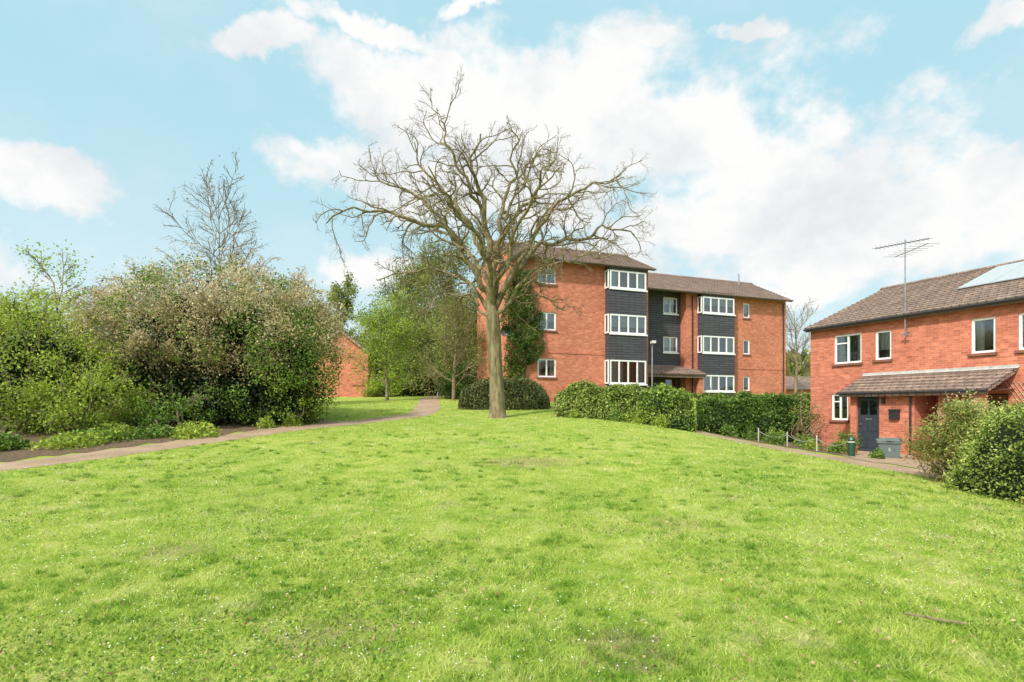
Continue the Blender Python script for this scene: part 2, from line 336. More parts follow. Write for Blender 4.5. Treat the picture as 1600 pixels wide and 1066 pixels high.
# ------------------------------------------------------------ grass colour
def grass_col(nt):
    p=pos(nt)
    big=noise(nt,p,.33,4,.6); mid=noise(nt,p,1.9,6,.7); fin=noise(nt,p,9,6,.75)
    c=ramp(nt,mid,[(.30,(.20,.34,.038)),(.43,(.34,.47,.068)),(.54,(.46,.55,.11)),(.70,(.60,.63,.22))])
    c=mix(nt,ramp(nt,big,[(.43,(0,0,0)),(.66,(.38,.38,.38))]),c,(.24,.41,.05))
    c=mix(nt,ramp(nt,fin,[(.50,(0,0,0)),(.76,(.7,.7,.7))]),c,(.63,.64,.30))
    c=mix(nt,ramp(nt,fin,[(.28,(.5,.5,.5)),(.43,(0,0,0))]),c,(.15,.28,.032))
    d=noise(nt,p,.8,7,.78)
    c=mix(nt,ramp(nt,d,[(.57,(0,0,0)),(.66,(.5,.5,.5))]),c,(.58,.50,.29))
    for (x,y,rx,ry,s) in ((.35,12.4,1.2,.8,.55),(-1.3,4.0,.45,.4,.5),(.75,3.8,.4,.35,.5),(-3.6,6.1,.5,.4,.4),(2.1,7.3,.6,.4,.35)):
        a=N(nt,'ShaderNodeVectorMath',operation='SUBTRACT'); nt.links.new(p,a.inputs[0]); a.inputs[1].default_value=(x,y,0)
        b=N(nt,'ShaderNodeVectorMath',operation='MULTIPLY'); nt.links.new(a.outputs[0],b.inputs[0]); b.inputs[1].default_value=(1/rx,1/ry,0)
        l=N(nt,'ShaderNodeVectorMath',operation='LENGTH'); nt.links.new(b.outputs[0],l.inputs[0])
        q=mth(nt,'MULTIPLY',mth(nt,'ADD',mth(nt,'SUBTRACT',1,l.outputs['Value']),mth(nt,'MULTIPLY',mth(nt,'SUBTRACT',fin,.5),5.0)),s*1.3,clamp=True)
        c=mix(nt,mth(nt,'MINIMUM',q,s),c,(.40,.31,.20))
    return c
m,nt,b=new_mat('lawn_ground'); setb(b,.95,.05)
c=grass_col(nt); fz=noise(nt,pos(nt),38,4,.75)
c=mix(nt,1,c,ramp(nt,fz,[(.3,(.5,.5,.4)),(.65,(1.0,.98,.95))]),'MULTIPLY')
nt.links.new(c,b.inputs['Base Color']); bump(nt,b,fz,.8,.05); LAWN=m
m,nt,b=new_mat('grass_blades'); setb(b,.6,.15)
c=grass_col(nt); a=N(nt,'ShaderNodeAttribute',attribute_name='shade')
c=mix(nt,1,c,ramp(nt,a.outputs['Fac'],[(0,(.42,.60,.36)),(.14,(.62,.77,.52)),(.2,(.74,.81,.66)),(.5,(1.02,1.03,1)),(.93,(1.2,1.15,1.3)),(1,(1.5,1.35,2.2))]),'MULTIPLY')
nt.links.new(c,b.inputs['Base Color']); t=N(nt,'ShaderNodeBsdfTranslucent'); nt.links.new(c,t.inputs['Color']); x=N(nt,'ShaderNodeMixShader'); x.inputs[0].default_value=.4
nt.links.new(b.outputs[0],x.inputs[1]); nt.links.new(t.outputs[0],x.inputs[2]); nt.links.new(x.outputs[0],nt.nodes['Material Output'].inputs[0]); BLADE=m
gx=np.unique(np.concatenate([np.linspace(-1500,-60,14),np.arange(-60,60.1,.5),np.linspace(60,1500,14)]))
gy=np.unique(np.concatenate([np.linspace(-600,-20,8),np.arange(-20,80.1,.5),np.linspace(80,2500,20)]))
X,Y=np.meshgrid(gx,gy); Z=H(X,Y)
Vg=np.stack([X,Y,Z],-1).reshape(-1,3); nx=len(gx); i=np.arange(len(gy)-1)[:,None]*nx; j=np.arange(nx-1)[None,:]
g=np_mesh('ground',Vg,np.stack([i+j,i+j+1,i+nx+j+1,i+nx+j],-1).reshape(-1,4),LAWN,smooth=True); g['kind']='structure'
def dist_path(P,C):
    d=np.full(len(P),1e9)
    for k in range(0,len(C)-1,1):
        a=C[k];b=C[k+1];ab=b-a; t=np.clip(((P-a)@ab)/(ab@ab),0,1); d=np.minimum(d,np.linalg.norm(P-(a+t[:,None]*ab),axis=1))
    return d
def scatter(n,ymin,ymax,pw):
    u=RNG.random(n); e=1.003-pw; y=(ymin**e+u*(ymax**e-ymin**e))**(1/e)
    x=(RNG.random(n)*2-1)*(y*.93+1.5); P=np.stack([x,y],1)
    P=P[(dist_path(P,CPA)>.55)&(dist_path(P,CPR)>.68)&(dist_path(P,CPS)>.48)]
    bed=(P[:,0]<np.interp(P[:,1],CPA[:,1][:90],CPA[:,0][:90]))&(P[:,1]<19.6)
    pr=(P[:,0]>np.interp(P[:,1],CPR[::-1,1],CPR[::-1,0]))&(P[:,1]<30)
    return P[~bed&~pr]
P=scatter(390000,2.3,34,1.25); n=len(P)
dn=vn(np.column_stack([P*1.1,np.zeros(n)]),3); d2=vn(np.column_stack([P*5,np.zeros(n)]),4)
keep=RNG.random(n)<(.12+.88*d2); P=P[keep]; dn=dn[keep]; d2=d2[keep]; n=len(P)
hh=(.012+.024*dn+.036*d2*RNG.random(n))*(1+.01*P[:,1]); sh=.16+.84*RNG.random(n)
C=scatter(2800,2.4,17,1.5); C=C[vn(np.column_stack([C*.8,np.zeros(len(C))]),31)>.48]; k=36
T=np.repeat(C,k,0)+RNG.normal(0,1,(len(C)*k,2))*np.repeat(.02+.08*RNG.random(len(C))**2,k)[:,None]
P=np.concatenate([P,T]); hh=np.concatenate([hh,.025+.042*RNG.random(len(T))]); sh=np.concatenate([sh,.22*RNG.random(len(T))]); n=len(P)
z=H(P[:,0],P[:,1]); wd=.0020+.00060*P[:,1]
th=RNG.random(n)*2*math.pi; tx,ty=np.cos(th),np.sin(th); lean=RNG.normal(0,.9,(n,2))*hh[:,None]
B0=np.column_stack([P[:,0]-tx*wd,P[:,1]-ty*wd,z-.004]); B1=np.column_stack([P[:,0]+tx*wd,P[:,1]+ty*wd,z-.004])
T0=np.column_stack([P[:,0]+lean[:,0],P[:,1]+lean[:,1],z+hh])
V=np.stack([B0,B1,T0],1).reshape(-1,3)
g=np_mesh('grass',V,np.arange(3*n).reshape(n,3),BLADE,shade=sh); g['kind']='stuff'; g['label']='short mown spring lawn grass'; g['category']='grass'
L_CLOV=leaf_mat('clover_leaves',[(.11,.20,.028),(.22,.35,.05),(.34,.47,.09)],.35)
P=scatter(60000,2.3,20,1.4); n=len(P); m_=vn(np.column_stack([P*.8,np.ones(n)]),9); P=P[m_>.6]; n=len(P)
Q=np.column_stack([P,H(P[:,0],P[:,1])+.015+.03*RNG.random(n)]); V,F=leaf_arrays(Q,.012,.8)
g=np_mesh('clover',V,F,L_CLOV,shade=RNG.random(n)); g['kind']='stuff'; g['label']='low clover and weed leaves in the lawn'; g['category']='ground cover'
P=scatter(4600,3,24,1.0); n=len(P); m_=vn(np.column_stack([P*.45,np.ones(n)]),19); P=P[m_>.43]; n=len(P)
Q=np.column_stack([P,H(P[:,0],P[:,1])+.03]); s=(.0026+.00056*P[:,1])*(.6+.7*RNG.random(n))
V=np.stack([Q+np.column_stack([s*math.cos(k),s*math.sin(k)*.9,0*s+.25*s*math.sin(k)]) for k in (0,1.05,2.1,3.14,4.2,5.25)],1).reshape(-1,3)
g=np_mesh('daisies',V,np.arange(6*n).reshape(n,6),plain('daisy_petals',(.76,.76,.7),.8)); g['kind']='stuff'; g['label']='tiny white daisies scattered in the grass'; g['category']='flowers'
P=scatter(2200,2.6,20,1.2); n=len(P); Q=np.column_stack([P,H(P[:,0],P[:,1])+.04]); V,F=leaf_arrays(Q,.014,.6)
LITTER=leaf_mat('dead_leaves',[(.18,.10,.05),(.36,.24,.13),(.55,.42,.26)],.1)
g=np_mesh('fallen_leaves',V,F,LITTER,shade=RNG.random(n)); g['kind']='stuff'; g['label']='brown fallen leaves scattered on the lawn'; g['category']='leaves'
def bed(name,poly,mat,lift):
    xs=[p[0] for p in poly]; ys=[p[1] for p in poly]
    step=.4; X0=np.arange(min(xs),max(xs),step); Y0=np.arange(min(ys),max(ys),step)
    def inside(x,y):
        r=False; k=len(poly)-1
        for i in range(len(poly)):
            xi,yi=poly[i];xj,yj=poly[k]
            if (yi>y)!=(yj>y) and x<(xj-xi)*(y-yi)/(yj-yi)+xi: r=not r
            k=i
        return r
    mb=MB()
    for x in X0:
        for y in Y0:
            if inside(x+step/2,y+step/2):
                mb.poly([(a,b_,h(a,b_)+lift) for a,b_ in ((x,y),(x+step,y),(x+step,y+step),(x,y+step))])
    ob=mb.build(name,mat); ob['kind']='structure'; return ob
m,nt,b=new_mat('leaf_litter_soil'); setb(b,.95,.05); f1=noise(nt,pos(nt),16,6,.8)
nt.links.new(ramp(nt,f1,[(.3,(.07,.05,.03)),(.5,(.18,.125,.08)),(.68,(.34,.25,.17))]),b.inputs['Base Color']); bump(nt,b,f1,1,.06); SOIL=m
bed('soil',[(-30,4),(-14.6,8.9),(-11.1,12.2),(-9.5,15.0),(-7.6,18.6),(-9,20.6),(-12.4,23.5),(-18,28),(-30,30)],SOIL,.006)
bed('soil',[(8.3,21.6),(9.3,18.5),(10.3,16.5),(12,17.5),(14,22),(14,27),(8.5,27.5),(7.8,24.5)],SOIL,.006)
bed('paving',[(9.6,16.6),(10.2,13),(13,8),(20,6),(20,12),(13.5,24),(11.5,21),(10.6,18.2)],GRAV,.011)
# ------------------------------------------------------------ window / wall helpers
def facade(mb,o,d,wd,z0,z1,ops,mat=0,rev=.1):
    n=(-d[1],d[0])
    def pt(x,z,y=0): return (o[0]+d[0]*x+n[0]*y,o[1]+d[1]*x+n[1]*y,z)
    xs=sorted({0,wd}|{q[0] for q in ops}|{q[2] for q in ops}); zs=sorted({z0,z1}|{q[1] for q in ops}|{q[3] for q in ops})
    for i in range(len(xs)-1):
        for j in range(len(zs)-1):
            a,b,c,e=xs[i],xs[i+1],zs[j],zs[j+1]; mx,mz=(a+b)/2,(c+e)/2
            if any(q[0]<mx<q[2] and q[1]<mz<q[3] for q in ops): continue
            mb.poly([pt(a,c),pt(b,c),pt(b,e),pt(a,e)],mat)
    for (a,c,b,e) in ops:
        mb.poly([pt(a,c),pt(a,c,rev),pt(a,e,rev),pt(a,e)],mat); mb.poly([pt(b,c),pt(b,e),pt(b,e,rev),pt(b,c,rev)],mat)
        mb.poly([pt(a,e),pt(a,e,rev),pt(b,e,rev),pt(b,e)],mat); mb.poly([pt(a,c),pt(b,c),pt(b,c,rev),pt(a,c,rev)],mat)
def window(parent,x,z,y,wd,ht,lights=2,rz=0,rev=.08,sill=BR3,curt=None,trans=False,sillout=.07,t=.065,room=True):
    mb=MB()
    y0,y1=rev-.03,rev+.04
    mb.box(0,y0,0,wd,y1,t); mb.box(0,y0,ht-t,wd,y1,ht); mb.box(0,y0,t,t,y1,ht-t); mb.box(wd-t,y0,t,wd,y1,ht-t)
    for k in range(1,lights):
        q=wd*k/lights; mb.box(q-t/2,y0+.004,t,q+t/2,y1,ht-t)
    if trans: mb.box(t,y0+.007,ht*.68,wd/lights-t/2,y1,ht*.68+.05)
    w=mb.build('window',WHITE,parent,(x,y,z),rz)
    g=MB(); g.poly([(t,rev+.01,t),(wd-t,rev+.01,t),(wd-t,rev+.01,ht-t),(t,rev+.01,ht-t)]); g.build('pane',GLASS,w)
    if sill: 
        g=MB(); g.box(-.06,-sillout,-.09,wd+.06,rev-.032,-.002); g.build('sill',sill,w)
    if not room: return w
    yb=rev+.14
    def drape(a,b,zt,zb,nm='curtain'):
        n=max(4,int((b-a)/.05)); g=MB()
        for i in range(n):
            u0,u1=a+(b-a)*i/n,a+(b-a)*(i+1)/n; e0,e1=(i%2)*.035,((i+1)%2)*.035
            g.poly([(u0,yb+e0,zb),(u1,yb+e1,zb),(u1,yb+e1,zt),(u0,yb+e0,zt)])
        g.build(nm,CURT,w)
    k=random.random() if curt is None else curt
    if k<.35: drape(.03,wd*.26,ht,.02); drape(wd*.74,wd-.03,ht,.02)
    elif k<.7: drape(.03,wd-.03,ht,ht*random.choice([.35,.5,.6]),'blind')
    else: drape(.03,wd*.4,ht,.02); drape(wd*.78,wd-.03,ht,.02)
    g=MB(); yb=rev+1.4; g.poly([(-.6,yb,-.4),(wd+.6,yb,-.4),(wd+.6,yb,ht+.3),(-.6,yb,ht+.3)]); g.build('room_wall',INNER,w)
    return w
def roof_slope(mb,e0,e1,r1,r0,rows,mat=0,step=.03,thick=.09):
    e0,e1,r0,r1=[Vector(p) for p in (e0,e1,r0,r1)]; n=(e1-e0).cross(r0-e0).normalized()
    for i in range(rows):
        a0=e0.lerp(r0,i/rows);a1=e1.lerp(r1,i/rows);b0=e0.lerp(r0,(i+1)/rows);b1=e1.lerp(r1,(i+1)/rows)
        mb.poly([a0+n*step,a1+n*step,b1,b0],mat); mb.poly([a0-n*.004,a1-n*.004,a1+n*step,a0+n*step],mat)
    u=n*thick; mb.poly([e0-u,r0-u,r1-u,e1-u],mat); mb.poly([e0-u,e1-u,e1,e0],mat); mb.poly([e0-u,e0,r0,r0-u],mat); mb.poly([e1,e1-u,r1-u,r1],mat)
def bar(name,mat,parent,p,q,r):
    mb=MB(); mb.tube(p,q,r,n=8); return mb.build(name,mat,parent)
# ------------------------------------------------------------ flats
A=(-.2,32.7); ANG=math.atan2(.367,.93)
fl=root('apartment_block','three storey orange brick apartment block with black tile-hung bays','building',(A[0],A[1],0),ANG)
mb=MB(); z0,ze=.9,10.35; DP=5.7; RYM=2.6; ZB=9.98
W1=[(1.81,3.36,3.0,4.45),(1.81,6.1,3.0,7.16),(1.81,8.8,3.0,9.75)]
facade(mb,(0,0),(1,0),9.4,z0,ze,W1)
facade(mb,(0,DP),(0,-1),DP,z0,ZB,[(2.3,3.5,3.1,4.6),(2.3,6.1,3.1,7.16)])
mb.poly([(0,DP,ZB),(0,0,ZB),(0,0,ze),(0,RYM,11.62)])
mb.poly([(9.4,0,z0),(9.4,DP,z0),(9.4,DP,ZB),(9.4,RYM,11.62),(9.4,0,ze)])
mb.poly([(9.4,DP,z0),(0,DP,z0),(0,DP,ZB),(9.4,DP,ZB)])
mb.box(-.02,-.03,4.78,6.3,-.003,4.86)
mb.build('wall',BR1,fl)
mb=MB(); facade(mb,(6.3,-.5),(1,0),2.65,z0,10.2,[(.04,3.03,2.61,4.47),(.04,6.07,2.61,7.23),(.04,8.79,2.61,9.88)],rev=.05)
mb.poly([(6.3,-.003,z0),(6.3,-.5,z0),(6.3,-.5,10.2),(6.3,-.003,10.2)])
mb.poly([(8.95,-.5,z0),(8.95,-.003,z0),(8.95,-.003,10.2),(8.95,-.5,10.2)])
mb.build('bay',CLAD,fl)
LX=12.75
mb=MB(); facade(mb,(9.4,3.0),(1,0),4.8,z0,9.75,[(LX-9.4,8.16,LX-8.2,9.3),(LX-9.4,5.45,LX-8.2,6.56),(3.4,1.6,4.55,3.75)]); mb.build('cladding',CLAD,fl)
mb=MB(); facade(mb,(14.2,2.4),(1,0),9.2,z0,9.75,[(5.1,8.13,5.72,9.2),(5.1,5.47,5.72,6.54),(5.1,2.8,5.72,3.87)])
mb.poly([(14.2,3.6,z0),(14.2,2.4,z0),(14.2,2.4,9.75),(14.2,3.6,9.75)])
mb.poly([(23.4,2.4,z0),(23.4,9.4,z0),(23.4,9.4,9.75),(23.4,5.9,11.55),(23.4,2.4,9.75)])
mb.poly([(23.4,9.4,z0),(9.4,9.4,z0),(9.4,9.4,9.75),(23.4,9.4,9.75)]); mb.poly([(9.4,9.4,9.75),(9.4,DP,9.75),(9.4,DP,z0),(9.4,9.4,z0)])
mb.box(18.1,2.37,4.4,23.42,2.397,4.48)
mb.build('wall',BR1,fl)
mb=MB(); facade(mb,(15.2,1.9),(1,0),2.85,z0,9.7,[(.04,2.72,2.81,3.86),(.04,5.41,2.81,6.6),(.04,8.19,2.81,9.33)],rev=.05)
mb.poly([(15.2,2.397,z0),(15.2,1.9,z0),(15.2,1.9,9.7),(15.2,2.397,9.7)])
mb.poly([(18.05,1.9,z0),(18.05,2.397,z0),(18.05,2.397,9.7),(18.05,1.9,9.7)])
mb.build('bay',CLAD,fl)
mb=MB(); roof_slope(mb,(-.12,-.62,10.16),(9.55,-.62,10.16),(9.55,RYM,11.72),(-.12,RYM,11.72),13,thick=.05); roof_slope(mb,(9.55,DP+.25,9.95),(-.12,DP+.25,9.95),(-.12,RYM,11.72),(9.55,RYM,11.72),13,thick=.05)
mb.tube((-.14,RYM,11.72),(9.57,RYM,11.72),.1); mb.build('roof',TILE,fl)
mb=MB(); roof_slope(mb,(9.42,1.82,9.58),(23.5,1.82,9.58),(23.5,5.9,11.62),(9.42,5.9,11.62),14,thick=.05); roof_slope(mb,(23.5,9.8,9.62),(9.42,9.8,9.62),(9.42,5.9,11.62),(23.5,5.9,11.62),14,thick=.05)
mb.tube((9.42,5.9,11.62),(23.52,5.9,11.62),.1); mb.build('roof',TILE,fl)
mb=MB(); mb.box(-.1,-.60,10.04,9.5,-.57,10.15); mb.box(9.42,1.85,9.46,23.45,1.87,9.56)
mb.poly([(-.1,-.57,10.06),(9.5,-.57,10.06),(9.5,0,10.2),(-.1,0,10.2)]); mb.poly([(9.42,1.87,9.5),(23.45,1.87,9.5),(23.45,3.0,9.7),(9.42,3.0,9.7)]); mb.build('fascia',SOFF,fl)
bar('gutter',SOFF,fl,(-.12,-.65,10.12),(9.55,-.65,10.12),.04); bar('gutter',SOFF,fl,(9.45,1.79,9.54),(23.5,1.79,9.54),.04)
for (x,y,a,b_) in ((9.15,-.07,1.5,9.9),(14.7,2.33,1.2,9.4),(23.1,2.33,1.2,9.4)): bar('drainpipe',BLACKP,fl,(x,y,a),(x,y,b_),.04)
for q,cu in zip(W1,(.1,.5,.9)): window(fl,q[0],q[1],0,q[2]-q[0],q[3]-q[1],2,t=.09,curt=cu)
for q in ((.1,3.03,4.47,.8),(.1,6.07,7.23,.5),(.1,8.79,9.88,.1)):
    window(fl,6.34,q[1],-.5,2.57,q[2]-q[1],4,rev=.02,sill=WHITE,t=.09,curt=q[3])
    window(fl,6.3,q[1],-.06,.43,q[2]-q[1],1,rz=-math.pi/2,rev=-.05,sill=None,t=.08,room=False)
for q in ((5.41,6.6,.1),(8.19,9.33,.5),(2.72,3.86,.8)):
    window(fl,15.24,q[0],1.9,2.77,q[1]-q[0],4,rev=.02,sill=WHITE,t=.09,curt=q[2])
    window(fl,15.2,q[0],2.34,.43,q[1]-q[0],1,rz=-math.pi/2,rev=-.05,sill=None,t=.08,room=False)
for q in ((8.13,9.2),(5.47,6.54),(2.8,3.87)): window(fl,19.3,q[0],2.4,.62,q[1]-q[0],1,t=.09)
for q in ((8.16,9.3),(5.45,6.56)): window(fl,LX,q[0],3.0,1.2,q[1]-q[0],2,sill=WHITE,t=.09,curt=.5)
for q in ((3.5,4.6),(6.1,7.16)): window(fl,0,q[0],DP-2.3,.8,q[1]-q[0],1,rz=-math.pi/2,t=.09)
mb=MB(); mb.box(12.8,3.04,1.6,13.95,3.1,3.75); dr=mb.build('door',DOORW,fl)
mb=MB(); mb.poly([(12.95,3.03,2.6),(13.8,3.03,2.6),(13.8,3.03,3.55),(12.95,3.03,3.55)]); mb.build('pane',GLASS,dr)
mb=MB(); roof_slope(mb,(9.9,1.3,3.85),(15.1,1.3,3.85),(15.1,2.99,4.55),(9.9,2.99,4.55),6); mb.box(9.95,1.4,3.62,15.05,1.46,3.82); mb.build('canopy',TILE,fl)
mb=MB(); mb.box(14.6,1.5,1,14.95,1.8,3.62); mb.build('pier',BR1,fl)
bar('vent_pipe',WHITE,fl,(7.2,2.2,11.3),(7.2,2.2,12.7),.05); bar('vent_pipe',METAL,fl,(21.5,5.2,11.2),(21.5,5.2,12.1),.06)
def dish(loc,rz):
    r=root('satellite_dish','small dark satellite dish fixed to the brick wall','satellite dish',loc,rz)
    mb=MB(); R=.3
    for i in range(5):
        for k in range(16):
            def q(a,b): t=b*2*math.pi/16; rr=R*a/5; return (rr*math.cos(t),-.28-0.12*(rr/R)**2*1.0,rr*math.sin(t))
            mb.poly([q(i,k),q(i+1,k),q(i+1,k+1),q(i,k+1)])
    mb.build('reflector',DARKM,r)
    mb=MB(); mb.tube((0,0,-.1),(0,-.28,0),.02); mb.tube((0,-.28,-.28),(0,-.65,-.05),.012); mb.tube((0,-.62,-.09),(0,-.68,-.02),.035); mb.build('arm',DARKM,r)
ca,sa=math.cos(ANG),math.sin(ANG)
def FL(x,y,z): return (A[0]+ca*x-sa*y,A[1]+sa*x+ca*y,z)
dish(FL(-.02,.25,5.9),ANG-.5)
# ------------------------------------------------------------ terrace house
B=(12.7,24.5); HA=math.atan2(-.93,.367); hc,hs_=math.cos(HA),math.sin(HA)
def HL(x,y,z): return (B[0]+hc*x-hs_*y,B[1]+hs_*x+hc*y,z)
ho=root('terraced_house','two storey red brick terraced house with tiled porch canopy','house',(B[0],B[1],0),HA)
LEN=17; mb=MB(); RZ=6.95
ops=[(1.12,3.36,2.32,4.53),(2.87,3.4,3.5,4.49),(6.15,3.36,6.85,4.49),(7.45,3.36,8.2,4.49),(1.0,1.1,1.75,2.16),(10,3.36,11.2,4.5),(13,3.36,14.2,4.5),(11,1.0,12.5,2.1),(6.3,0,7.2,2.05)]
facade(mb,(0,0),(1,0),LEN,-.3,5.0,ops)
mb.poly([(0,8.9,-.3),(0,0,-.3),(0,0,5),(0,4.45,RZ-.08),(0,8.9,5)]); mb.poly([(LEN,0,-.3),(LEN,8.9,-.3),(LEN,8.9,5),(LEN,4.45,RZ-.08),(LEN,0,5)]); mb.poly([(LEN,8.9,-.3),(0,8.9,-.3),(0,8.9,5),(LEN,8.9,5)])
mb.build('wall',BR2,ho)
mb=MB(); roof_slope(mb,(-.06,-.28,4.94),(LEN+.2,-.28,4.94),(LEN+.2,4.45,RZ),(-.06,4.45,RZ),17,step=.035,thick=.06); roof_slope(mb,(LEN+.2,9.2,4.94),(-.06,9.2,4.94),(-.06,4.45,RZ),(LEN+.2,4.45,RZ),17,thick=.06)
mb.tube((-.08,4.45,RZ),(LEN+.2,4.45,RZ),.11); mb.build('roof',TILE2,ho)
mb=MB(); mb.box(-.04,-.25,4.78,LEN,-.22,4.91); mb.poly([(-.04,-.22,4.8),(LEN,-.22,4.8),(LEN,0,4.85),(-.04,0,4.85)]); mb.build('fascia',SOFF,ho)
bar('gutter',BLACKP,ho,(-.06,-.31,4.88),(LEN,-.31,4.88),.045)
for q,l,tr,cu in ((ops[0],2,1,.1),(ops[1],1,0,.5),(ops[2],1,0,.8),(ops[3],1,0,.2),(ops[4],2,1,.5),(ops[5],2,0,.5),(ops[6],2,0,.5),(ops[7],2,0,.5)): window(ho,q[0],q[1],0,q[2]-q[0],q[3]-q[1],l,trans=tr,curt=cu,t=.075)
mb=MB(); roof_slope(mb,(2.45,-1.45,2.17),(7.45,-1.45,2.17),(7.45,-.005,2.82),(2.45,-.005,2.82),6,step=.035); mb.box(2.5,-1.42,2.0,7.4,-1.38,2.14)
mb.poly([(2.5,-1.38,2.1),(7.4,-1.38,2.1),(7.4,-.01,2.2),(2.5,-.01,2.2)][::-1]); mb.build('canopy',TILE2,ho)
mb=MB(); mb.box(2.4,-.02,2.84,7.5,-.003,2.93); mb.poly([(2.4,-.022,2.86),(2.4,-.12,2.81),(7.5,-.12,2.81),(7.5,-.022,2.86)]); mb.build('flashing',LEAD,ho)
bar('gutter',BLACKP,ho,(2.45,-1.5,2.12),(7.45,-1.5,2.12),.04); bar('drainpipe',BLACKP,ho,(5.0,-1.2,-.1),(5.0,-1.2,2.1),.035)
mb=MB(); facade(mb,(2.75,-1.15),(1,0),2.35,-.3,2.1,[(.25,-.05,1.12,2.03)],rev=.09)
mb.poly([(2.75,-.01,-.3),(2.75,-1.15,-.3),(2.75,-1.15,2.1),(2.75,-.01,2.15)]); mb.poly([(5.1,-1.15,-.3),(5.1,-.01,-.3),(5.1,-.01,2.15),(5.1,-1.15,2.1)])
mb.box(7.0,-1.35,-.3,7.25,-1.1,2.0); mb.box(5.7,-.9,-.3,5.95,-.01,2.15)
mb.build('porch',BR2,ho)
mb=MB(); mb.box(3.02,-1.09,-.03,3.85,-1.04,2.01)
for zz in (.15,.75):
    for xx in (3.12,3.47): mb.box(xx,-1.105,zz,xx+.28,-1.09,zz+.45)
dr=mb.build('door',DOORB,ho)
mb=MB()
for xx in (3.12,3.47): mb.poly([(xx,-1.098,1.35),(xx+.28,-1.098,1.35),(xx+.28,-1.098,1.85),(xx,-1.098,1.85)])
mb.build('pane',GLASS,dr)
mb=MB(); mb.tube((3.10,-1.15,1.0),(3.22,-1.15,1.0),.012); mb.tube((3.10,-1.15,1.0),(3.10,-1.09,1.0),.01); mb.build('handle',METAL,dr)
mb=MB(); mb.box(3.33,-1.11,1.17,3.55,-1.1,1.21); mb.build('letter_slot',METAL,dr)
mb=MB(); mb.box(6.33,.05,0,7.17,.1,2.02); mb.build('door',DOORW,ho)
mb=MB(); mb.box(4.3,-1.26,1.2,4.62,-1.153,1.52); mb.box(4.28,-1.28,1.5,4.64,-1.153,1.55); mb.build('letter_box',BLACKP,ho)
mb=MB(); mb.box(4.0,-1.22,1.75,4.1,-1.153,1.95); mb.build('porch_lamp',BLACKP,ho)
mb=MB(); mb.box(7.5,-.012,2.0,8.2,-.004,2.05)
for k in range(9):
    mb.tube((7.55+k*.12,-.03,1.6),(7.55+(k+4)*.12,-.03,2.4),.008); mb.tube((8.2-k*.12+.35,-.03,1.6),(8.2-(k+4)*.12+.35,-.03,2.4),.008)
mb.build('trellis',plain('trellis_wood',(.45,.36,.26)),ho)
m,nt,b=new_mat('solar_glass'); setb(b,.35,.6); t=N(nt,'ShaderNodeTexBrick'); nt.links.new(uv(nt),t.inputs['Vector'])
t.offset=0; t.inputs['Scale'].default_value=1; t.inputs['Brick Width'].default_value=.16; t.inputs['Row Height'].default_value=.16; t.inputs['Mortar Size'].default_value=.006
t.inputs['Color1'].default_value=(.34,.36,.37,1); t.inputs['Color2'].default_value=(.38,.40,.41,1); t.inputs['Mortar'].default_value=(.55,.57,.58,1); nt.links.new(t.outputs[0],b.inputs['Base Color']); SOL=m  # pale cells carry the reflected sky in their base colour
sl=(RZ-4.94)/4.73; PFR=plain('panel_frame',(.28,.28,.28),.5)
for k in range(6):
    x=4.65+k*1.06; ya,yb=1.8,4.2
    mb=MB(); za,zb=4.94+sl*(ya+.28)+.09,4.94+sl*(yb+.28)+.09
    mb.poly([(x,ya,za),(x+1.04,ya,za),(x+1.04,yb,zb),(x,yb,zb)],0)
    p=mb.build('solar_panel',SOL,ho)
    mb=MB()
    for a_,c_ in (((x,ya,za),(x+1.04,ya,za)),((x,yb,zb),(x+1.04,yb,zb)),((x,ya,za),(x,yb,zb)),((x+1.04,ya,za),(x+1.04,yb,zb))): mb.tube((a_[0],a_[1],a_[2]-.02),(c_[0],c_[1],c_[2]-.02),.02,n=4)
    mb.build('frame',PFR,p)
ar=root('television_aerial','tall grey mast with two rooftop television aerials','aerial',HL(4.15,-.2,4.3),HA)
mb=MB(); mb.tube((0,0,-.2),(0,0,3.3),.022); mb.tube((0,0,0),(0,.19,0),.02); mb.tube((0,0,.25),(0,.19,.25),.02); mb.box(-.15,-.03,-.1,.15,.02,-.06); mb.build('mast',METAL,ar)
mb=MB()
mb.tube((-.95,-.25,3.2),(.65,.3,3.2),.012)
for k in range(13):
    t_=k/12; x=-.92+1.55*t_; y=-.235+.52*t_; L=.14; mb.tube((x-.1*L/.3,y-L,3.2),(x+.1*L/.3,y+L,3.2),.006,n=5); mb.tube((x,y,3.13),(x,y,3.27),.005,n=5)
mb.build('antenna',DARKM,ar)
mb=MB(); mb.tube((-.6,.3,2.85),(1.05,-.4,2.85),.011)
for k in range(7):
    t_=k/6; x=-.55+1.55*t_; y=.28-.66*t_; mb.tube((x-.17,y-.38,2.85),(x+.17,y+.38,2.85),.006,n=5)
mb.build('antenna',DARKM,ar)
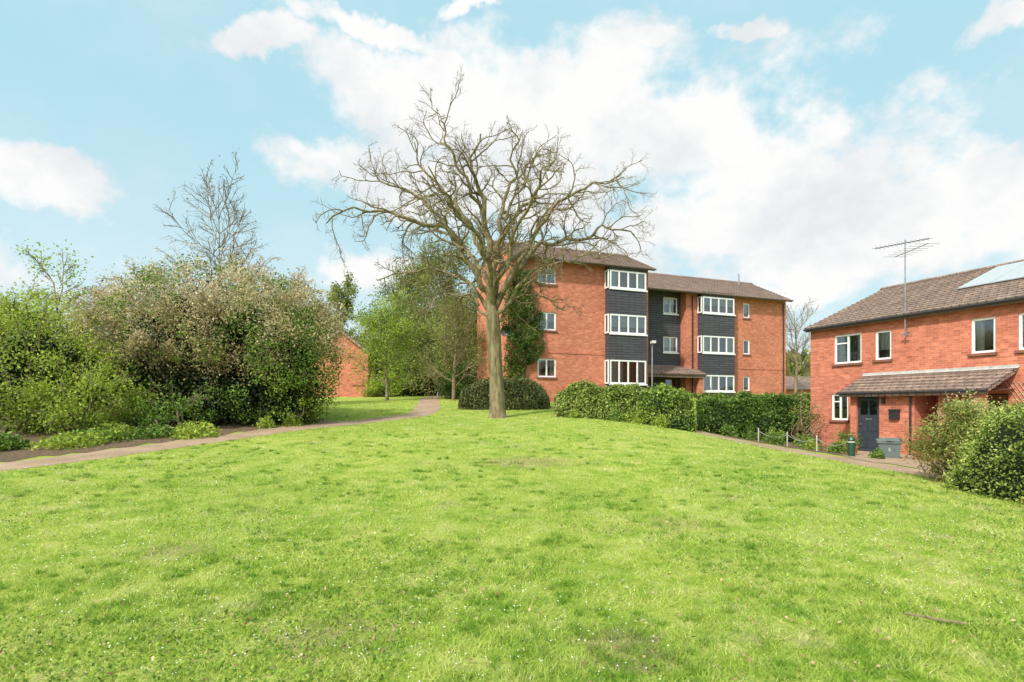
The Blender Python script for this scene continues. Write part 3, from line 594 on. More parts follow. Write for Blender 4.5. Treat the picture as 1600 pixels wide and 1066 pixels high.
# ------------------------------------------------------------ other buildings
gb=root('brick_outbuilding','orange brick gabled building among the trees','building',(-13.4,45,0),.12)
mb=MB(); mb.poly([(-2.1,0,1.5),(2.1,0,1.5),(2.1,0,5.9),(0,0,7.55),(-2.1,0,5.9)]); mb.poly([(2.1,0,1.5),(2.1,9,1.5),(2.1,9,5.9),(2.1,0,5.9)]); mb.poly([(-2.1,9,1.5),(-2.1,0,1.5),(-2.1,0,5.9),(-2.1,9,5.9)]); mb.poly([(2.1,9,1.5),(-2.1,9,1.5),(-2.1,9,5.9),(0,9,7.55),(2.1,9,5.9)]); mb.build('wall',BR1,gb)
mb=MB(); roof_slope(mb,(2.3,-.25,5.9),(2.3,9.1,5.9),(0,9.1,7.72),(0,-.25,7.72),9,thick=.2); roof_slope(mb,(-2.3,9.1,5.9),(-2.3,-.25,5.9),(0,-.25,7.72),(0,9.1,7.72),9,thick=.2); mb.build('roof',TILE,gb)
bw=root('low_brick_wall','low brick garden wall beside the outbuilding','wall',(-12.1,43.6,2.2),.1)
mb=MB(); mb.box(0,0,-.3,1.7,.22,1.0); mb.build('wall',BR1,bw); mb=MB(); mb.box(-.03,-.03,1.003,1.73,.25,1.08); mb.build('coping',BR3,bw)
fn=root('timber_fence','dark stained close board timber fence','fence',(-12,52,0),.05)
mb=MB()
for k in range(40): x=k*.13; mb.box(x,(k%2)*.02,2.3,x+.125,(k%2)*.02+.02,4.3+.02*random.random())
mb.build('boards',FENCE,fn); mb=MB(); mb.box(0,.05,2.7,5.2,.1,2.8); mb.build('rail',FENCE,fn); mb=MB(); mb.box(0,.05,3.9,5.2,.1,4.0)
mb.build('rail',FENCE,fn)
bu=root('bungalow','low brick bungalow with a brown tiled roof','house',(27.5,60,0),.3)
mb=MB(); mb.box(0,0,1,9,7,3.6); mb.poly([(0,0,3.6),(0,3.5,4.9),(0,7,3.6)][::-1]); mb.build('wall',BR1,bu)
mb=MB(); roof_slope(mb,(-.3,-.4,3.5),(9.3,-.4,3.5),(9.3,3.5,5.1),(-.3,3.5,5.1),12); roof_slope(mb,(9.3,7.4,3.5),(-.3,7.4,3.5),(-.3,3.5,5.1),(9.3,3.5,5.1),12); mb.build('roof',TILE,bu)
lx,ly=7.3,30; lz=h(lx,ly)
lp=root('street_lamp','slender pale grey street lamp beside the flats','street lamp',(lx,ly,lz))
mb=MB(); mb.tube((0,0,-.1),(0,0,1.1),.07); mb.tube((0,0,1.1),(0,0,3.95),.045,.035); mb.build('pole',METAL,lp)
mb=MB(); mb.box(-.08,-.28,3.97,.08,.1,4.03); mb.box(-.1,-.42,3.93,.1,-.02,4.06); mb.build('lamp_head',plain('pale_lamp_housing',(.6,.6,.6),.4),lp)
posts=[(9.2,21.5),(9.7,20.3),(10.0,18.9),(10.2,17.5)]
mb0=MB(); mb0.tube((0,0,-.05),(0,0,.48),.024,.022,8); mb0.tube((0,0,.48),(0,0,.52),.028,.014,8)
pm=None; WOODW=plain('pale_post_wood',(.44,.41,.36),.8); CH=plain('weathered_chain',(.36,.36,.34),.5,.4)
for (x,y) in posts[:3]:
    if pm is None: ob=mb0.build('fence_post',WOODW); pm=ob
    else: ob=pm.copy(); COL.objects.link(ob)
    ob.location=(x,y,h(x,y)); tag(ob,'short pale fence post holding a chain','post','posts of the low chain fence')
for k in range(3):
    a,b_=posts[k],posts[k+1]; mb=MB(); pr=None
    za,zb=h(*a)+.42,h(*b_)+.42
    for i in range(13):
        t_=i/12; p=(a[0]+(b_[0]-a[0])*t_,a[1]+(b_[1]-a[1])*t_,za+(zb-za)*t_-.2*4*t_*(1-t_)*.8)
        if pr: mb.tube(pr,p,.008,n=5)
        pr=p
    ob=mb.build('chain',CH); tag(ob,'pale chain sagging between two short posts','chain','chains of the low fence')
bx,by=10.28,17.45; bo=root('green_bollard','short dark green post with domed top by the path','bollard',(bx,by,h(bx,by)))
GRN=plain('dark_green_paint',(.015,.06,.035),.4,.5)
mb=MB(); mb.tube((0,0,-.05),(0,0,.5),.10,.10,14); mb.tube((0,0,.5),(0,0,.57),.115,.09,14); mb.tube((0,0,.57),(0,0,.61),.09,.03,14); mb.build('body',GRN,bo)
mb=MB(); mb.tube((0,0,.42),(0,0,.46),.105,.105,14); mb.build('band',plain('pale_band',(.5,.5,.45)),bo)
cx_,cy_=11.85,18.1; rb=root('recycling_bin','grey lidded recycling bin marked 6 outside the porch','bin',(cx_,cy_,h(cx_,cy_)),-.5)
GB=plain('grey_green_plastic',(.11,.145,.14),.5,.4); GB2=plain('lid_plastic',(.16,.20,.195),.5,.4)
mb=MB(); b0=[(-.25,-.19),(.25,-.19),(.25,.19),(-.25,.19)]; b1=[(-.31,-.25),(.31,-.25),(.31,.25),(-.31,.25)]
for i in range(4):
    j=(i+1)%4; mb.poly([(*b0[i],0),(*b0[j],0),(*b1[j],.54),(*b1[i],.54)])
mb.poly([(*p,0) for p in b0][::-1]); mb.box(-.335,-.275,.47,.335,.275,.54); mb.build('body',GB,rb)
mb=MB(); mb.box(-.345,-.285,.543,.345,.285,.59); mb.box(-.27,-.21,.593,.27,.21,.63); mb.box(-.1,-.32,.55,.1,-.288,.58); mb.build('lid',GB2,rb)
tcu=bpy.data.curves.new('t','FONT'); tcu.body='6'; tcu.size=.18; tcu.align_x='CENTER'; tcu.extrude=.002
to=bpy.data.objects.new('t',tcu); COL.objects.link(to); bpy.context.view_layer.update()
me=bpy.data.meshes.new_from_object(to.evaluated_get(bpy.context.evaluated_depsgraph_get())); bpy.data.objects.remove(to)
me.materials.clear(); me.materials.append(plain('faded_white_print',(.45,.46,.45))); nb=bpy.data.objects.new('number',me); link(nb,rb,(0,-.232,.22)); nb.rotation_euler=(math.pi/2+.11,0,0)
def pot(x,y,s,kind):
    r=root('potted_plant',kind,'potted plant',(x,y,h(x,y)))
    mb=MB(); mb.tube((0,0,0),(0,0,.22*s),.10*s,.15*s,12); mb.tube((0,0,.22*s),(0,0,.26*s),.165*s,.165*s,12); mb.build('pot',plain('terracotta',(.35,.14,.08)),r)
    n=500; P=RNG.normal(0,.11*s,(n,3))+np.array([x,y,h(x,y)+.38*s]); foliage('foliage',P,.03,RNG.random(n),L_GREEN,r)
pot(11.0,18.6,1.1,'terracotta pot with green leafy plant'); pot(12.4,17.6,1.0,'terracotta pot with bushy green plant'); pot(12.2,21.2,1.3,'terracotta pot with bushy green plant')
sk=MB(); pts=[(2.92,4.28,.045),(3.02,4.2,.05),(3.1,4.17,.04),(3.22,4.08,.05)]
for a_,b_ in zip(pts,pts[1:]): sk.tube((a_[0],a_[1],a_[2]+h(a_[0],a_[1])),(b_[0],b_[1],b_[2]+h(b_[0],b_[1])),.012,.009,6)
sk.tube((3.1,4.17,.05),(3.13,4.24,.07),.007,.004,5)
ob=sk.build('stick',BARK); tag(ob,'small broken twig lying on the grass','stick')
# ------------------------------------------------------------ hedges
def hedge(label,p0,p1,wd,ztop,mat,n,leaf,sq=6,amp=.16,seed=1,shade=(.25,1),name='hedge',group=None,tuft=.04):
    p0=np.array(p0,float);p1=np.array(p1,float); ax=p1-p0; L=np.linalg.norm(ax); ax/=L; nn=np.array([-ax[1],ax[0]])
    mid=(p0+p1)/2; r=root(name,label,'hedge',(mid[0],mid[1],h(*mid)),0,group)
    def surf(s,a,k):
        e=np.clip(1-np.abs(2*s-1)**sq,0,1)**(1/sq)
        ca_,sa_=np.cos(a),np.sin(a); m=3.0 if sq>3 else 2.2
        q=(np.abs(ca_)**m+np.abs(sa_)**m)**(-1/m)
        u=ca_*q*wd/2*(.25+.75*e); v=sa_*q*(e if sq<3 else .35+.65*e)
        xy=p0+ax*(s*L)[:,None]+nn*u[:,None]
        zb_=H(xy[:,0],xy[:,1]); zt=ztop if not isinstance(ztop,tuple) else ztop[0]+(ztop[1]-ztop[0])*s
        P=np.column_stack([xy,zb_+(zt-zb_)*v]); c=np.column_stack([p0+ax*(s*L)[:,None],zb_+(zt-zb_)*.4])
        nz_=(vn(P*1.1,seed)-.5)*amp*2.2+(vn(P*3.5,seed+3)-.5)*amp*1.2
        d=P-c; dl=np.linalg.norm(d,axis=1,keepdims=True)+1e-6
        return P+d/dl*(nz_[:,None]+k[:,None])
    s=RNG.random(n)*1.0; ne=int(n*.22*wd/max(L,1)*2); s[:ne]=np.where(RNG.random(ne)<.5,RNG.random(ne)*.04,1-RNG.random(ne)*.04)
    a=RNG.random(n)*math.pi*1.06-.03*math.pi
    k=RNG.normal(-.03,.07,n); kt=int(n*tuft); k[:kt]+=RNG.random(kt)*.25
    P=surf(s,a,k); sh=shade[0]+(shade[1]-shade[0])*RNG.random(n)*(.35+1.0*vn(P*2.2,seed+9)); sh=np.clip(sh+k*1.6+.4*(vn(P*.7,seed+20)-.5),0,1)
    gs=np.linspace(0,1,36);ga=np.linspace(-.02*math.pi,1.02*math.pi,20); SS,AA=np.meshgrid(gs,ga,indexing='ij')
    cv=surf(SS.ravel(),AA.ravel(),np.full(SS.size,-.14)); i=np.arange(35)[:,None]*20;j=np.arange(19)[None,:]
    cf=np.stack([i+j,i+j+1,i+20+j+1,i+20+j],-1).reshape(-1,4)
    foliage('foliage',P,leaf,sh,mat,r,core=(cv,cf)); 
    mb=MB()
    for q in range(int(L*2)+1):
        t_=(q+.5)/(int(L*2)+1); c=p0+ax*L*t_; mb.tube((c[0]-mid[0],c[1]-mid[1],h(*c)-h(*mid)-.05),(c[0]-mid[0]+.1,c[1]-mid[1],h(*c)-h(*mid)+.6),.03,.015,5)
    mb.build('stems',BARKG,r); return r
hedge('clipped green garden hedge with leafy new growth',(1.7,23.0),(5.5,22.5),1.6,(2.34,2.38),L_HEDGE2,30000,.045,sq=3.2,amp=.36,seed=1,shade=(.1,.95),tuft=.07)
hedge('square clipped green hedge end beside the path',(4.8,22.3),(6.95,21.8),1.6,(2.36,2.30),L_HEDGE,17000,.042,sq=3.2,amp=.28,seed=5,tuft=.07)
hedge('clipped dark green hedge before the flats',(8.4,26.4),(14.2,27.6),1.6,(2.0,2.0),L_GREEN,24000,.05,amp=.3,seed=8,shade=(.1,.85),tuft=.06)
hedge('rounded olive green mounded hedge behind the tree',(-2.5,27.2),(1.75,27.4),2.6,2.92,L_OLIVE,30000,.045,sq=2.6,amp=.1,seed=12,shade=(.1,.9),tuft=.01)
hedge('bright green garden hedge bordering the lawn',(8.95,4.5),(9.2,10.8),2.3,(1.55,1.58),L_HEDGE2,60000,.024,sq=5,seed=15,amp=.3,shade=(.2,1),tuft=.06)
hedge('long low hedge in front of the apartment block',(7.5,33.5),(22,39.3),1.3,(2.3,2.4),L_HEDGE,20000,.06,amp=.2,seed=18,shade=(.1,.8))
# ------------------------------------------------------------ shrubs
def grow_list(p,d,L,up=-.02):
    out=[]; grow(np.array(p),np.array(d),L,.012,.005,2,3,out,[0,0,5],.5,.18,up); return [(a,b,3) for a,b,c in out]
def shrub(name,label,cat,base,ell,nclump,per,sd,leaf,mat,shade=(0,1),stems=14,barkm=BARKG,aspect=.55,shell=.6,twigs=0,extra=None,droop=0,shoots=0,vary=.52):
    r=root(name,label,cat,(base[0],base[1],h(*base)))
    Ps=[];Sh=[]; brs=[]; b3=np.array([base[0],base[1],h(*base)])
    tot=sum(e[3]*e[4]*e[5] for e in ell)
    for (x,y,z,rx,ry,rz) in ell:
        k=max(3,int(nclump*rx*ry*rz/tot)); d=unit(k); rr=(shell+(1-shell)*RNG.random(k)**.7)[:,None]
        rr*=(1.02-vary/2+vary*vn(d*2.3+7,int(abs(x)*3)))[:,None]
        C=np.array([x,y,z])+d*rr*np.array([rx,ry,rz]); C=C[C[:,2]>H(C[:,0],C[:,1])+.1]
        if len(C)==0: continue
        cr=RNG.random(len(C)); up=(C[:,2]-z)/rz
        for c,q,u_ in zip(C,cr,up):
            m_=int(per*(.5+RNG.random())); s_=sd*(.6+.8*RNG.random()); P=c+RNG.normal(0,1,(m_,3))*s_*np.array([1,1,.75])
            if droop:
                dr_=np.linalg.norm(P[:,:2]-c[:2],axis=1); P[:,2]-=droop*dr_**1.5
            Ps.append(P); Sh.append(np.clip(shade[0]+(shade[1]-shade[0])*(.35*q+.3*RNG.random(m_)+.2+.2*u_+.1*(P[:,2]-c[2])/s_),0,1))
        for i in range(int(stems*rx*ry*rz/tot)+2):
            t=C[RNG.integers(len(C))]; m1=b3*.45+t*.55+RNG.normal(0,.25,3); st=b3+np.array([RNG.normal(0,.25),RNG.normal(0,.25),-.1]); st=st*.6+np.array([x,y,0])*.4; st[2]=h(st[0],st[1])-.05
            brs.append((catmull([st,(st+m1)/2+RNG.normal(0,.12,3),m1,t],4),np.linspace(.045,.012,13),5))
        for i in range(int(twigs*rx*ry*rz/tot)):
            t=C[RNG.integers(len(C))]; dd=(t-np.array([x,y,z-rz*.5])); dd/=np.linalg.norm(dd); brs+=grow_list(t,dd,sd*1.8*RNG.random()+.2)
        Ct=C[C[:,2]>z+.1*rz]
        for i in range(int(shoots*rx*ry*rz/tot)):
            if len(Ct)==0: break
            t=Ct[RNG.integers(len(Ct))]; dd=(t-np.array([x,y,z-rz*.5])); dd/=np.linalg.norm(dd); g_=grow_list(t,dd,.5+.6*RNG.random(),-.2); brs+=g_
            Q=np.concatenate([np.array(b_[0]) for b_ in g_]); Q=Q[RNG.integers(len(Q),size=34)]+RNG.normal(0,.04,(34,3)); Ps.append(Q); Sh.append(.4+.6*RNG.random(34))
    P=np.concatenate(Ps); sh=np.concatenate(Sh); ok=P[:,2]>H(P[:,0],P[:,1])+.02; P=P[ok]; sh=sh[ok]
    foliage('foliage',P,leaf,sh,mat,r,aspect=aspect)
    if extra: extra(r)
    tubes('stems',brs,barkm,r); return r
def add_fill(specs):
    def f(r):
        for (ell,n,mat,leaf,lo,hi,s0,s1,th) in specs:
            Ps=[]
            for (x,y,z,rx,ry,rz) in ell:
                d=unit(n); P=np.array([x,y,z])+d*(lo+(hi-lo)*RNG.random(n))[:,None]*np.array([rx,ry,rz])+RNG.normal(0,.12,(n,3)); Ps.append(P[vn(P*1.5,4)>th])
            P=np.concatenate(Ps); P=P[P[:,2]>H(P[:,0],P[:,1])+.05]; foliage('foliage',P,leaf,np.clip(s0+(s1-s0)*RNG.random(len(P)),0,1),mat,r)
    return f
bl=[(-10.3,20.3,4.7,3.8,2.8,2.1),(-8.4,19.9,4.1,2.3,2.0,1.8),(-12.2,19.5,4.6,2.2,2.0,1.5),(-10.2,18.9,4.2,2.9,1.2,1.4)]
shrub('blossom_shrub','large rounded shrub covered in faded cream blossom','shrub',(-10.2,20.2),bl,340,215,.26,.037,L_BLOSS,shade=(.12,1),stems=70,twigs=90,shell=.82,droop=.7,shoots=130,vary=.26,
 extra=add_fill([([(-10.3,20.4,4.0,3.4,2.4,2.4),(-8.4,20.0,2.9,1.9,1.7,2.0),(-11.8,20,3.2,2.3,1.8,2)],13000,L_DARK,.07,.2,.8,0,.5,0),  # inner leaves coloured dark to put shade into the hollow crown
                 ([(-10.4,19.3,2.0,3.1,1.3,1.5),(-8.0,19.9,2.0,1.5,1.1,1.5)],15000,L_DARK,.055,.2,1.0,0,.6,.15),  # dark leaf colour stands in for the shade under the crown
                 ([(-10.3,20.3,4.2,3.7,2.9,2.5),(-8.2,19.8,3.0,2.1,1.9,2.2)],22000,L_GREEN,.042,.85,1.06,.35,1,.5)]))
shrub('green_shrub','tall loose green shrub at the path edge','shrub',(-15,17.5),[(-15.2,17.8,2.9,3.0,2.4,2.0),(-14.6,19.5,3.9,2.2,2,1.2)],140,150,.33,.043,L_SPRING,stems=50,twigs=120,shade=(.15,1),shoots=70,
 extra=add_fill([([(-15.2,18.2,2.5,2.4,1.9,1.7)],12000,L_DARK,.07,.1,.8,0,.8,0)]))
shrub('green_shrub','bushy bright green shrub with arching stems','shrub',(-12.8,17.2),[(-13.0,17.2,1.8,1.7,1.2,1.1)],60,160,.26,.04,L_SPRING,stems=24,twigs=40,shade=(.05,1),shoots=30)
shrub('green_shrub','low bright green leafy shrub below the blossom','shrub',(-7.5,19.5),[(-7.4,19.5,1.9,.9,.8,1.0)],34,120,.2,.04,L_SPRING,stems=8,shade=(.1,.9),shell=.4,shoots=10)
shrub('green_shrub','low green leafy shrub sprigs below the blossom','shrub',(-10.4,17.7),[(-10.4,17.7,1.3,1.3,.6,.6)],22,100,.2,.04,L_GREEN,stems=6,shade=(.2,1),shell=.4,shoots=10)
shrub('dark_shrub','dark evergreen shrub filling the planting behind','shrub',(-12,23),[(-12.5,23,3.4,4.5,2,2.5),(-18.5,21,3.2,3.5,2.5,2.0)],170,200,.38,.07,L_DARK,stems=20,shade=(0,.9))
def low_plant(label,x,y,rr,hh,mat,leaf,n,name='low_plant',shade=(.2,1)):
    r=root(name,label,'plant',(x,y,h(x,y))); d=unit(n); d[:,2]=np.abs(d[:,2]); q=(RNG.random(n)**.4)[:,None]
    P=np.array([x,y,h(x,y)])+d*q*np.array([rr,rr,hh]); P+=RNG.normal(0,.03,(n,3)); P[:,2]+=.1*hh*(vn(P*5)-.5)*4
    P=P[P[:,2]>H(P[:,0],P[:,1])+.01]
    foliage('foliage',P,leaf,np.clip(shade[0]+(shade[1]-shade[0])*RNG.random(len(P)),0,1),mat,r)
for k in range(13):
    t_=k/12; x=-14.2+5.0*t_+RNG.normal(0,.3); y=11.6+4.6*t_+RNG.normal(0,.25)
    low_plant('leafy green ground plant beside the gravel path',x-.4,y+.4,.6+.35*RNG.random(),.25+.35*RNG.random()*(1-.4*t_),L_SPRING if k%3 else L_GREEN,.05,850)
for (x,y,s) in ((-7.2,19.0,.4),(-7.9,18.5,.35),(3.9,21.6,.5),(4.6,21.4,.6),(5.4,21.1,.45),(2.4,22,.3),(9.4,22.6,.5),(10.2,22.2,.6),(11,21.7,.5),(10.6,20.4,.45),(11.6,20.2,.4),(10.7,19.0,.35),(8.9,23.6,.5),(12.1,23.6,.6),(11.2,24.6,.6),(10.9,17.2,.25),(9.6,20.9,.35),(10.2,19.6,.3),(9.9,22.0,.4)):
    low_plant('small leafy garden plant in the border',x,y,s*.8,s*1.1,L_SPRING if random.random()<.55 else L_GREEN,.035,500)
shrub('bronze_shrub','full loose shrub with bronze and green new leaves','shrub',(9.25,11.6),[(9.25,11.4,.85,1.05,.9,.8)],170,190,.13,.024,L_RED,stems=40,twigs=30,shell=.35,shade=(.1,1),
 extra=add_fill([([(9.35,11.4,.75,.95,.8,.8)],13000,L_HEDGE2,.028,.4,1,.1,1,0)]))
shrub('rose_shrub','thin pink flowered garden shrub near the wall','shrub',(11.9,23.4),[(11.9,23.4,1.2,.5,.5,.9)],26,50,.14,.03,L_RED,stems=10,twigs=6)
iv=root('ivy','dark green ivy climbing the brick wall','ivy',FL(.9,-.1,2.3))
n=26000; x=RNG.random(n)*2.6-.5; z=2.3+7.1*RNG.random(n); cen=.7+.3*np.sin(z*1.3); hw=(.5+.6*ss((z-2.3)/3))*(1-.5*ss((z-7.8)/1.5)); q2=vn(np.column_stack([x*1.6,z*1.6,z*0]),2); q3=vn(np.column_stack([x*4,z*4,z*0]),12)
ok=(np.abs(x-cen)<hw*(.5+1.0*q2))&(RNG.random(n)<.35+1.4*q3*q3); x,z=x[ok],z[ok]
y=-.05-.4*RNG.random(len(x))*(.3+vn(np.column_stack([x*2,z*2,z*0+3]),6))
P=np.column_stack([A[0]+ca*x-sa*y,A[1]+sa*x+ca*y,z]); foliage('foliage',P,.05,np.clip(RNG.random(len(P))*(.1+1.0*vn(P*2)),0,1),L_GREEN,iv)
mb=MB(); mb.tube((0,0,-.3),(-.1,.02,3),.05,.03,6); mb.tube((-.1,.02,3),(.15,.02,6),.03,.012,6); mb.build('stems',BARKG,iv,rz=ANG)
# ------------------------------------------------------------ main tree
tx,ty=-.55,22.0; tz=h(tx,ty)
tr=root('bare_tree','large spreading leafless tree with forked trunk on the lawn','tree',(tx,ty,tz))
O=np.array([tx,ty,tz]); out=[]
def limb(P,r0,r1,n2,lvl=1,nch=(0,0,7,6,4),L2=2.0):
    pts=catmull([O+np.array(p) for p in P],5); j1=RNG.normal(0,.09,(len(pts),3)); j1=(j1+np.roll(j1,1,0))/1.5
    pts=[p+j1[i]*(0 if i==0 else 1) for i,p in enumerate(pts)]
    rad=(r0+(r1-r0)*np.linspace(0,1,len(pts))**.85); out.append((pts,rad,lvl))
    ds=np.gradient(np.array(pts),axis=0); ds/=np.linalg.norm(ds,axis=1,keepdims=True)
    for c in range(n2):
        s=.22+.78*(c+RNG.random())/n2; i=min(int(s*(len(pts)-1)),len(pts)-1); d=ds[i]
        side=np.cross(d,unit(1)[0]); side/=np.linalg.norm(side); a=.65+.65*RNG.random(); nd=d*math.cos(a)+side*math.sin(a)
        rad_out=pts[i]-O; rad_out[2]=0; rn=np.linalg.norm(rad_out)+.01; nd=nd+.12*rad_out/rn
        Lk=L2*(1.1-.4*s)*(.6+.75*RNG.random())
        # domed crown: keep side branches within the rounded outline
        e=pts[i]+nd/np.linalg.norm(nd)*Lk-O; q=((e[0]+.3)/6.7)**2+(e[1]/6.3)**2+(max(e[2]-5.0,0)/7.2)**2
        if q>1: Lk*=max(.35,1-2.2*(math.sqrt(q)-1))
        r=max(.022,min(.052,rad[i]*.65)); grow(pts[i],nd,Lk,r,.011,2,4,out,nch,.5,.24,.012,.95,.2)
tp=catmull([O+np.array(p) for p in [(0,0,-.15),(0,0,.25),(-.03,0,1.1),(-.10,.02,2.3),(-.16,.02,3.4),(-.22,0,4.3)]],5)
out.append((tp,np.interp(np.linspace(0,1,len(tp)),[0,.08,.2,.5,.85,1],[.50,.39,.31,.27,.27,.22]),0))
F0=(-.2,0,4.1)
limb([F0,(-.42,.1,6.1),(-.5,.2,8.0),(-.9,.3,9.5),(-.75,.2,10.8)],.19,.026,15)
limb([(-.3,.05,4.9),(.1,-.3,6.4),(.35,-.4,7.9),(.5,-.5,9.2),(.75,-.5,10.5)],.13,.024,12)
limb([(-.25,0,4.4),(-1.0,-.2,5.9),(-1.9,-.6,7.0),(-3.2,-.9,7.3),(-4.6,-1,7.7),(-6.2,-1.2,7.1)],.14,.024,17)
limb([(-.42,.1,6.0),(-1.3,.5,7.9),(-2.3,.9,9.1),(-3.0,1,10.0),(-3.5,1.1,10.9)],.11,.022,12)
limb([(-1.3,-.4,6.3),(-2.5,.2,8.0),(-3.9,.4,9.0),(-5.1,.4,9.5)],.085,.02,11)
limb([(-.2,0,4.0),(-1.3,.8,5.3),(-3.0,1.3,6.0),(-5.0,1.5,5.4)],.09,.02,12)
limb([(-.1,0,4.2),(.8,.2,5.8),(1.6,.3,6.6),(2.8,.4,6.8),(4.1,.6,7.4),(5.3,.6,7.2)],.14,.024,17)
limb([(-.4,.1,6.1),(.7,.5,7.9),(1.7,1,9.1),(2.6,1.2,10.0)],.10,.022,11)
limb([(.6,.1,5.5),(1.8,-.6,7.3),(3.2,-.9,8.4),(4.5,-1.1,8.7)],.09,.02,12)
limb([(-.1,0,3.9),(1.2,-.5,5.3),(2.7,-.8,5.9),(4.4,-1,5.9)],.09,.02,12)
limb([(-.2,-.1,4.3),(-.5,-1.5,5.9),(-1.4,-3,7.0),(-2,-4.2,7.6)],.11,.022,10)
limb([(-.2,-.1,4.5),(.6,-1.5,6.3),(1.4,-2.9,7.6),(1.8,-3.7,8.4)],.10,.022,10)
limb([(-.2,.1,4.4),(.3,1.7,6.2),(1.5,3.2,7.6),(2.8,4.3,8.2)],.11,.022,10)
limb([(-.2,.1,4.6),(-1,1.8,6.6),(-2.4,3.2,8.0),(-3.6,4.2,8.6)],.11,.022,10)
limb([(-.45,.1,7.2),(-1.2,-1.0,8.8),(-1.8,-1.6,9.8),(-2.0,-2,10.6)],.08,.02,10)
limb([(.3,-.4,7.4),(1.0,-.2,8.9),(1.7,0,10.3)],.06,.02,9)
limb([(-.2,0,3.7),(-.9,.2,4.5),(-1.8,.3,4.7),(-3.2,.4,4.2)],.06,.018,9)
limb([(-.1,0,3.6),(.6,.3,4.4),(1.5,.4,4.7),(2.6,.5,4.3)],.06,.018,9)
split(tr,out,BARK,2)
tips=np.array([p[-1] for p,r,l in out if l>=3]); tips=tips[RNG.random(len(tips))<.35]; tips=tips+RNG.normal(0,.05,tips.shape)
foliage('buds',tips,.018,RNG.random(len(tips)),L_OLTREE,tr)
# ------------------------------------------------------------ background trees
def btree(name,label,x,y,ztop,spread,nl,mat,nleaf,leaf,barkm=BARKG,levels=4,sdl=.2,rb=.16,shade=(.1,1),nch=(0,8,6,4),low=.25,cat='tree',up=.05,lr=.5):
    z=h(x,y); ht=ztop-z; r=root(name,label,cat,(x,y,z)); o=np.array([x,y,z]); out=[]
    tp=catmull([o+np.array([0,0,-.1]),o+np.array([RNG.normal(0,.1),RNG.normal(0,.1),ht*.3]),o+np.array([RNG.normal(0,.2),RNG.normal(0,.2),ht*.6]),o+np.array([RNG.normal(0,.25),RNG.normal(0,.25),ht*.95])],6)
    rad=np.linspace(rb,rb*.12,len(tp)); out.append((tp,rad,0))
    for k in range(nl):
        s=low+(.95-low)*(k+RNG.random())/nl; i=int(s*(len(tp)-1)); an=k*2.4+RNG.random(); el=.35+.7*s
        d=np.array([math.cos(an)*math.cos(el),math.sin(an)*math.cos(el),math.sin(el)])
        L=spread*(1.15-.55*s)*(.8+.4*RNG.random())
        grow(tp[i],d,L,max(.016,rad[i]*lr),.009,1,levels-1,out,list(nch),.48,.15,up,.8,.4)
    split(r,out,barkm,2)
    if nleaf:
        Q=np.concatenate([np.array(p[1:]) for p,r_,l in out if l>=2]); P=Q[RNG.integers(len(Q),size=nleaf)]; P=P+RNG.normal(0,sdl,P.shape)
        cl=vn(P*.9,5); foliage('foliage',P,leaf,np.clip(shade[0]+(shade[1]-shade[0])*(.5*RNG.random(nleaf)+.7*cl-.1),0,1),mat,r)
    return r
btree('bare_tree','tall bare twiggy tree rising behind the shrubs',-13.3,26,11.8,3.4,24,L_OLTREE,700,.04,nch=(0,10,7,4),up=.05,rb=.075,lr=.32,barkm=BARKG)
btree('leafing_tree','small tree coming into pale green leaf',-7.8,36,7.4,3.2,14,L_SPRING,9000,.06,rb=.12,sdl=.3,low=.2,shade=(0,.9))
btree('leafing_tree','tall tree with sparse yellow green new leaves',-5.2,46,13.8,4.8,24,L_OLTREE,18000,.08,rb=.18,sdl=.35,low=.12,shade=(0,.9),nch=(0,11,8,4))
btree('leafing_tree','tall tree with thin olive green spring foliage',-9.3,52,13.4,5.0,22,L_OLTREE,17000,.09,rb=.18,sdl=.35,low=.12,shade=(0,.9),nch=(0,10,7,4))
btree('leafing_tree','slim green leafed tree beside the flats',-3.7,41.5,8.8,2.8,16,L_OLTREE,12000,.07,rb=.14,low=.1,shade=(.0,.65),sdl=.28)
btree('leafing_tree','small yellow green tree arching over the path',-3.6,35.5,7.8,2.8,16,L_OLTREE,6500,.05,rb=.12,low=.2,sdl=.25,shade=(0,.9),nch=(0,10,7,4))
btree('leafing_tree','pale green tree standing by the timber fence',-10.3,48,8.4,3.4,14,L_SPRING,9000,.085,rb=.15,sdl=.35,low=.15,shade=(0,.85))
btree('leafing_tree','green leafy tree closing over the path end',-7.2,58,11,5.0,16,L_GREEN,19000,.12,rb=.18,sdl=.45,low=.08,shade=(0,.7))
btree('leafing_tree','dark green leafy tree behind the blossom shrub',-12.6,29,6.8,3.2,14,L_OLTREE,9000,.06,rb=.18,shade=(.0,.8))
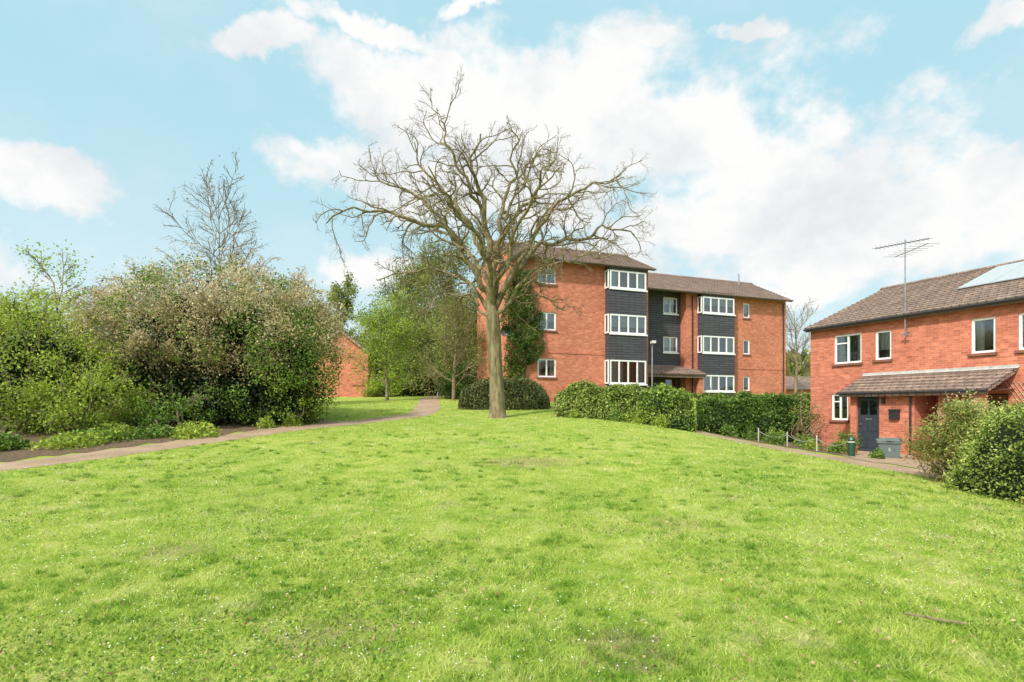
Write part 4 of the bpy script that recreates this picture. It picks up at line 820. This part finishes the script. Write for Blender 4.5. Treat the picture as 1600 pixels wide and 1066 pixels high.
btree('leafing_tree','thin tree with pale spring leaves over rooftops',-17,56,13,4.2,14,L_OLTREE,9000,.11,rb=.2)
btree('leafing_tree','light green leafy tree by the planting',-16.8,21.5,6.6,2.6,12,L_SPRING,3600,.05,rb=.1,up=.05)
btree('bare_tree','bare branched tree beyond the apartment block',27.5,56,11.4,3.6,20,L_OLTREE,600,.05,rb=.18,nch=(0,11,8,4))
btree('leafing_tree','slender tree in pale leaf behind the flats',2,50,13.0,3.5,12,L_OLTREE,4000,.09,rb=.18)
shrub('green_shrub','rounded green shrub next to the fence','shrub',(-9.5,44),[(-9.5,44,3.0,1.6,1.2,1.1)],40,120,.3,.08,L_SPRING,shade=(0,.85))
shrub('dark_shrub','dark evergreen bushes along the far path','shrub',(-3.4,38),[(-3.3,38.5,3.2,1.2,1.4,1.4)],50,150,.3,.08,L_GREEN,shade=(0,.6))
shrub('dark_shrub','dark evergreen bushes along the far path','shrub',(-9,50),[(-10,50,3.6,2.2,1.6,1.6)],50,130,.35,.11,L_GREEN,shade=(0,.6))
shrub('dark_shrub','dark thicket of undergrowth closing the path end','shrub',(-7,66),[(-7.5,66,5.2,6,2,4.0),(-3,56,4.8,2.4,3,3.2)],170,160,.5,.14,L_DARK,shade=(0,.9),stems=10)
n=52000; ang=RNG.random(n)*math.pi*1.3-.15*math.pi; R=78+22*RNG.random(n); x=R*np.cos(ang)*1.3; y=R*np.sin(ang)*.95
tophash=vn(np.column_stack([ang*9,ang*0,ang*0]),8); zt=3.2+3.2+3.5*tophash+1.2*vn(np.column_stack([ang*40,ang*0,ang*0]),3)
z=H(x,y)+(zt-3.2)*RNG.random(n)**.7; P=np.column_stack([x,y,z]); V,F=leaf_arrays(P,.55,.7)
g=np_mesh('woodland',V,F,L_OLTREE,shade=np.clip(.1+.5*RNG.random(n)*(.5+tophash),0,1)); g['kind']='stuff'; g['label']='distant belt of spring woodland on the horizon'; g['category']='woodland'
print('TOTAL',sum(len(o.data.polygons) for o in bpy.data.objects if o.type=='MESH'))
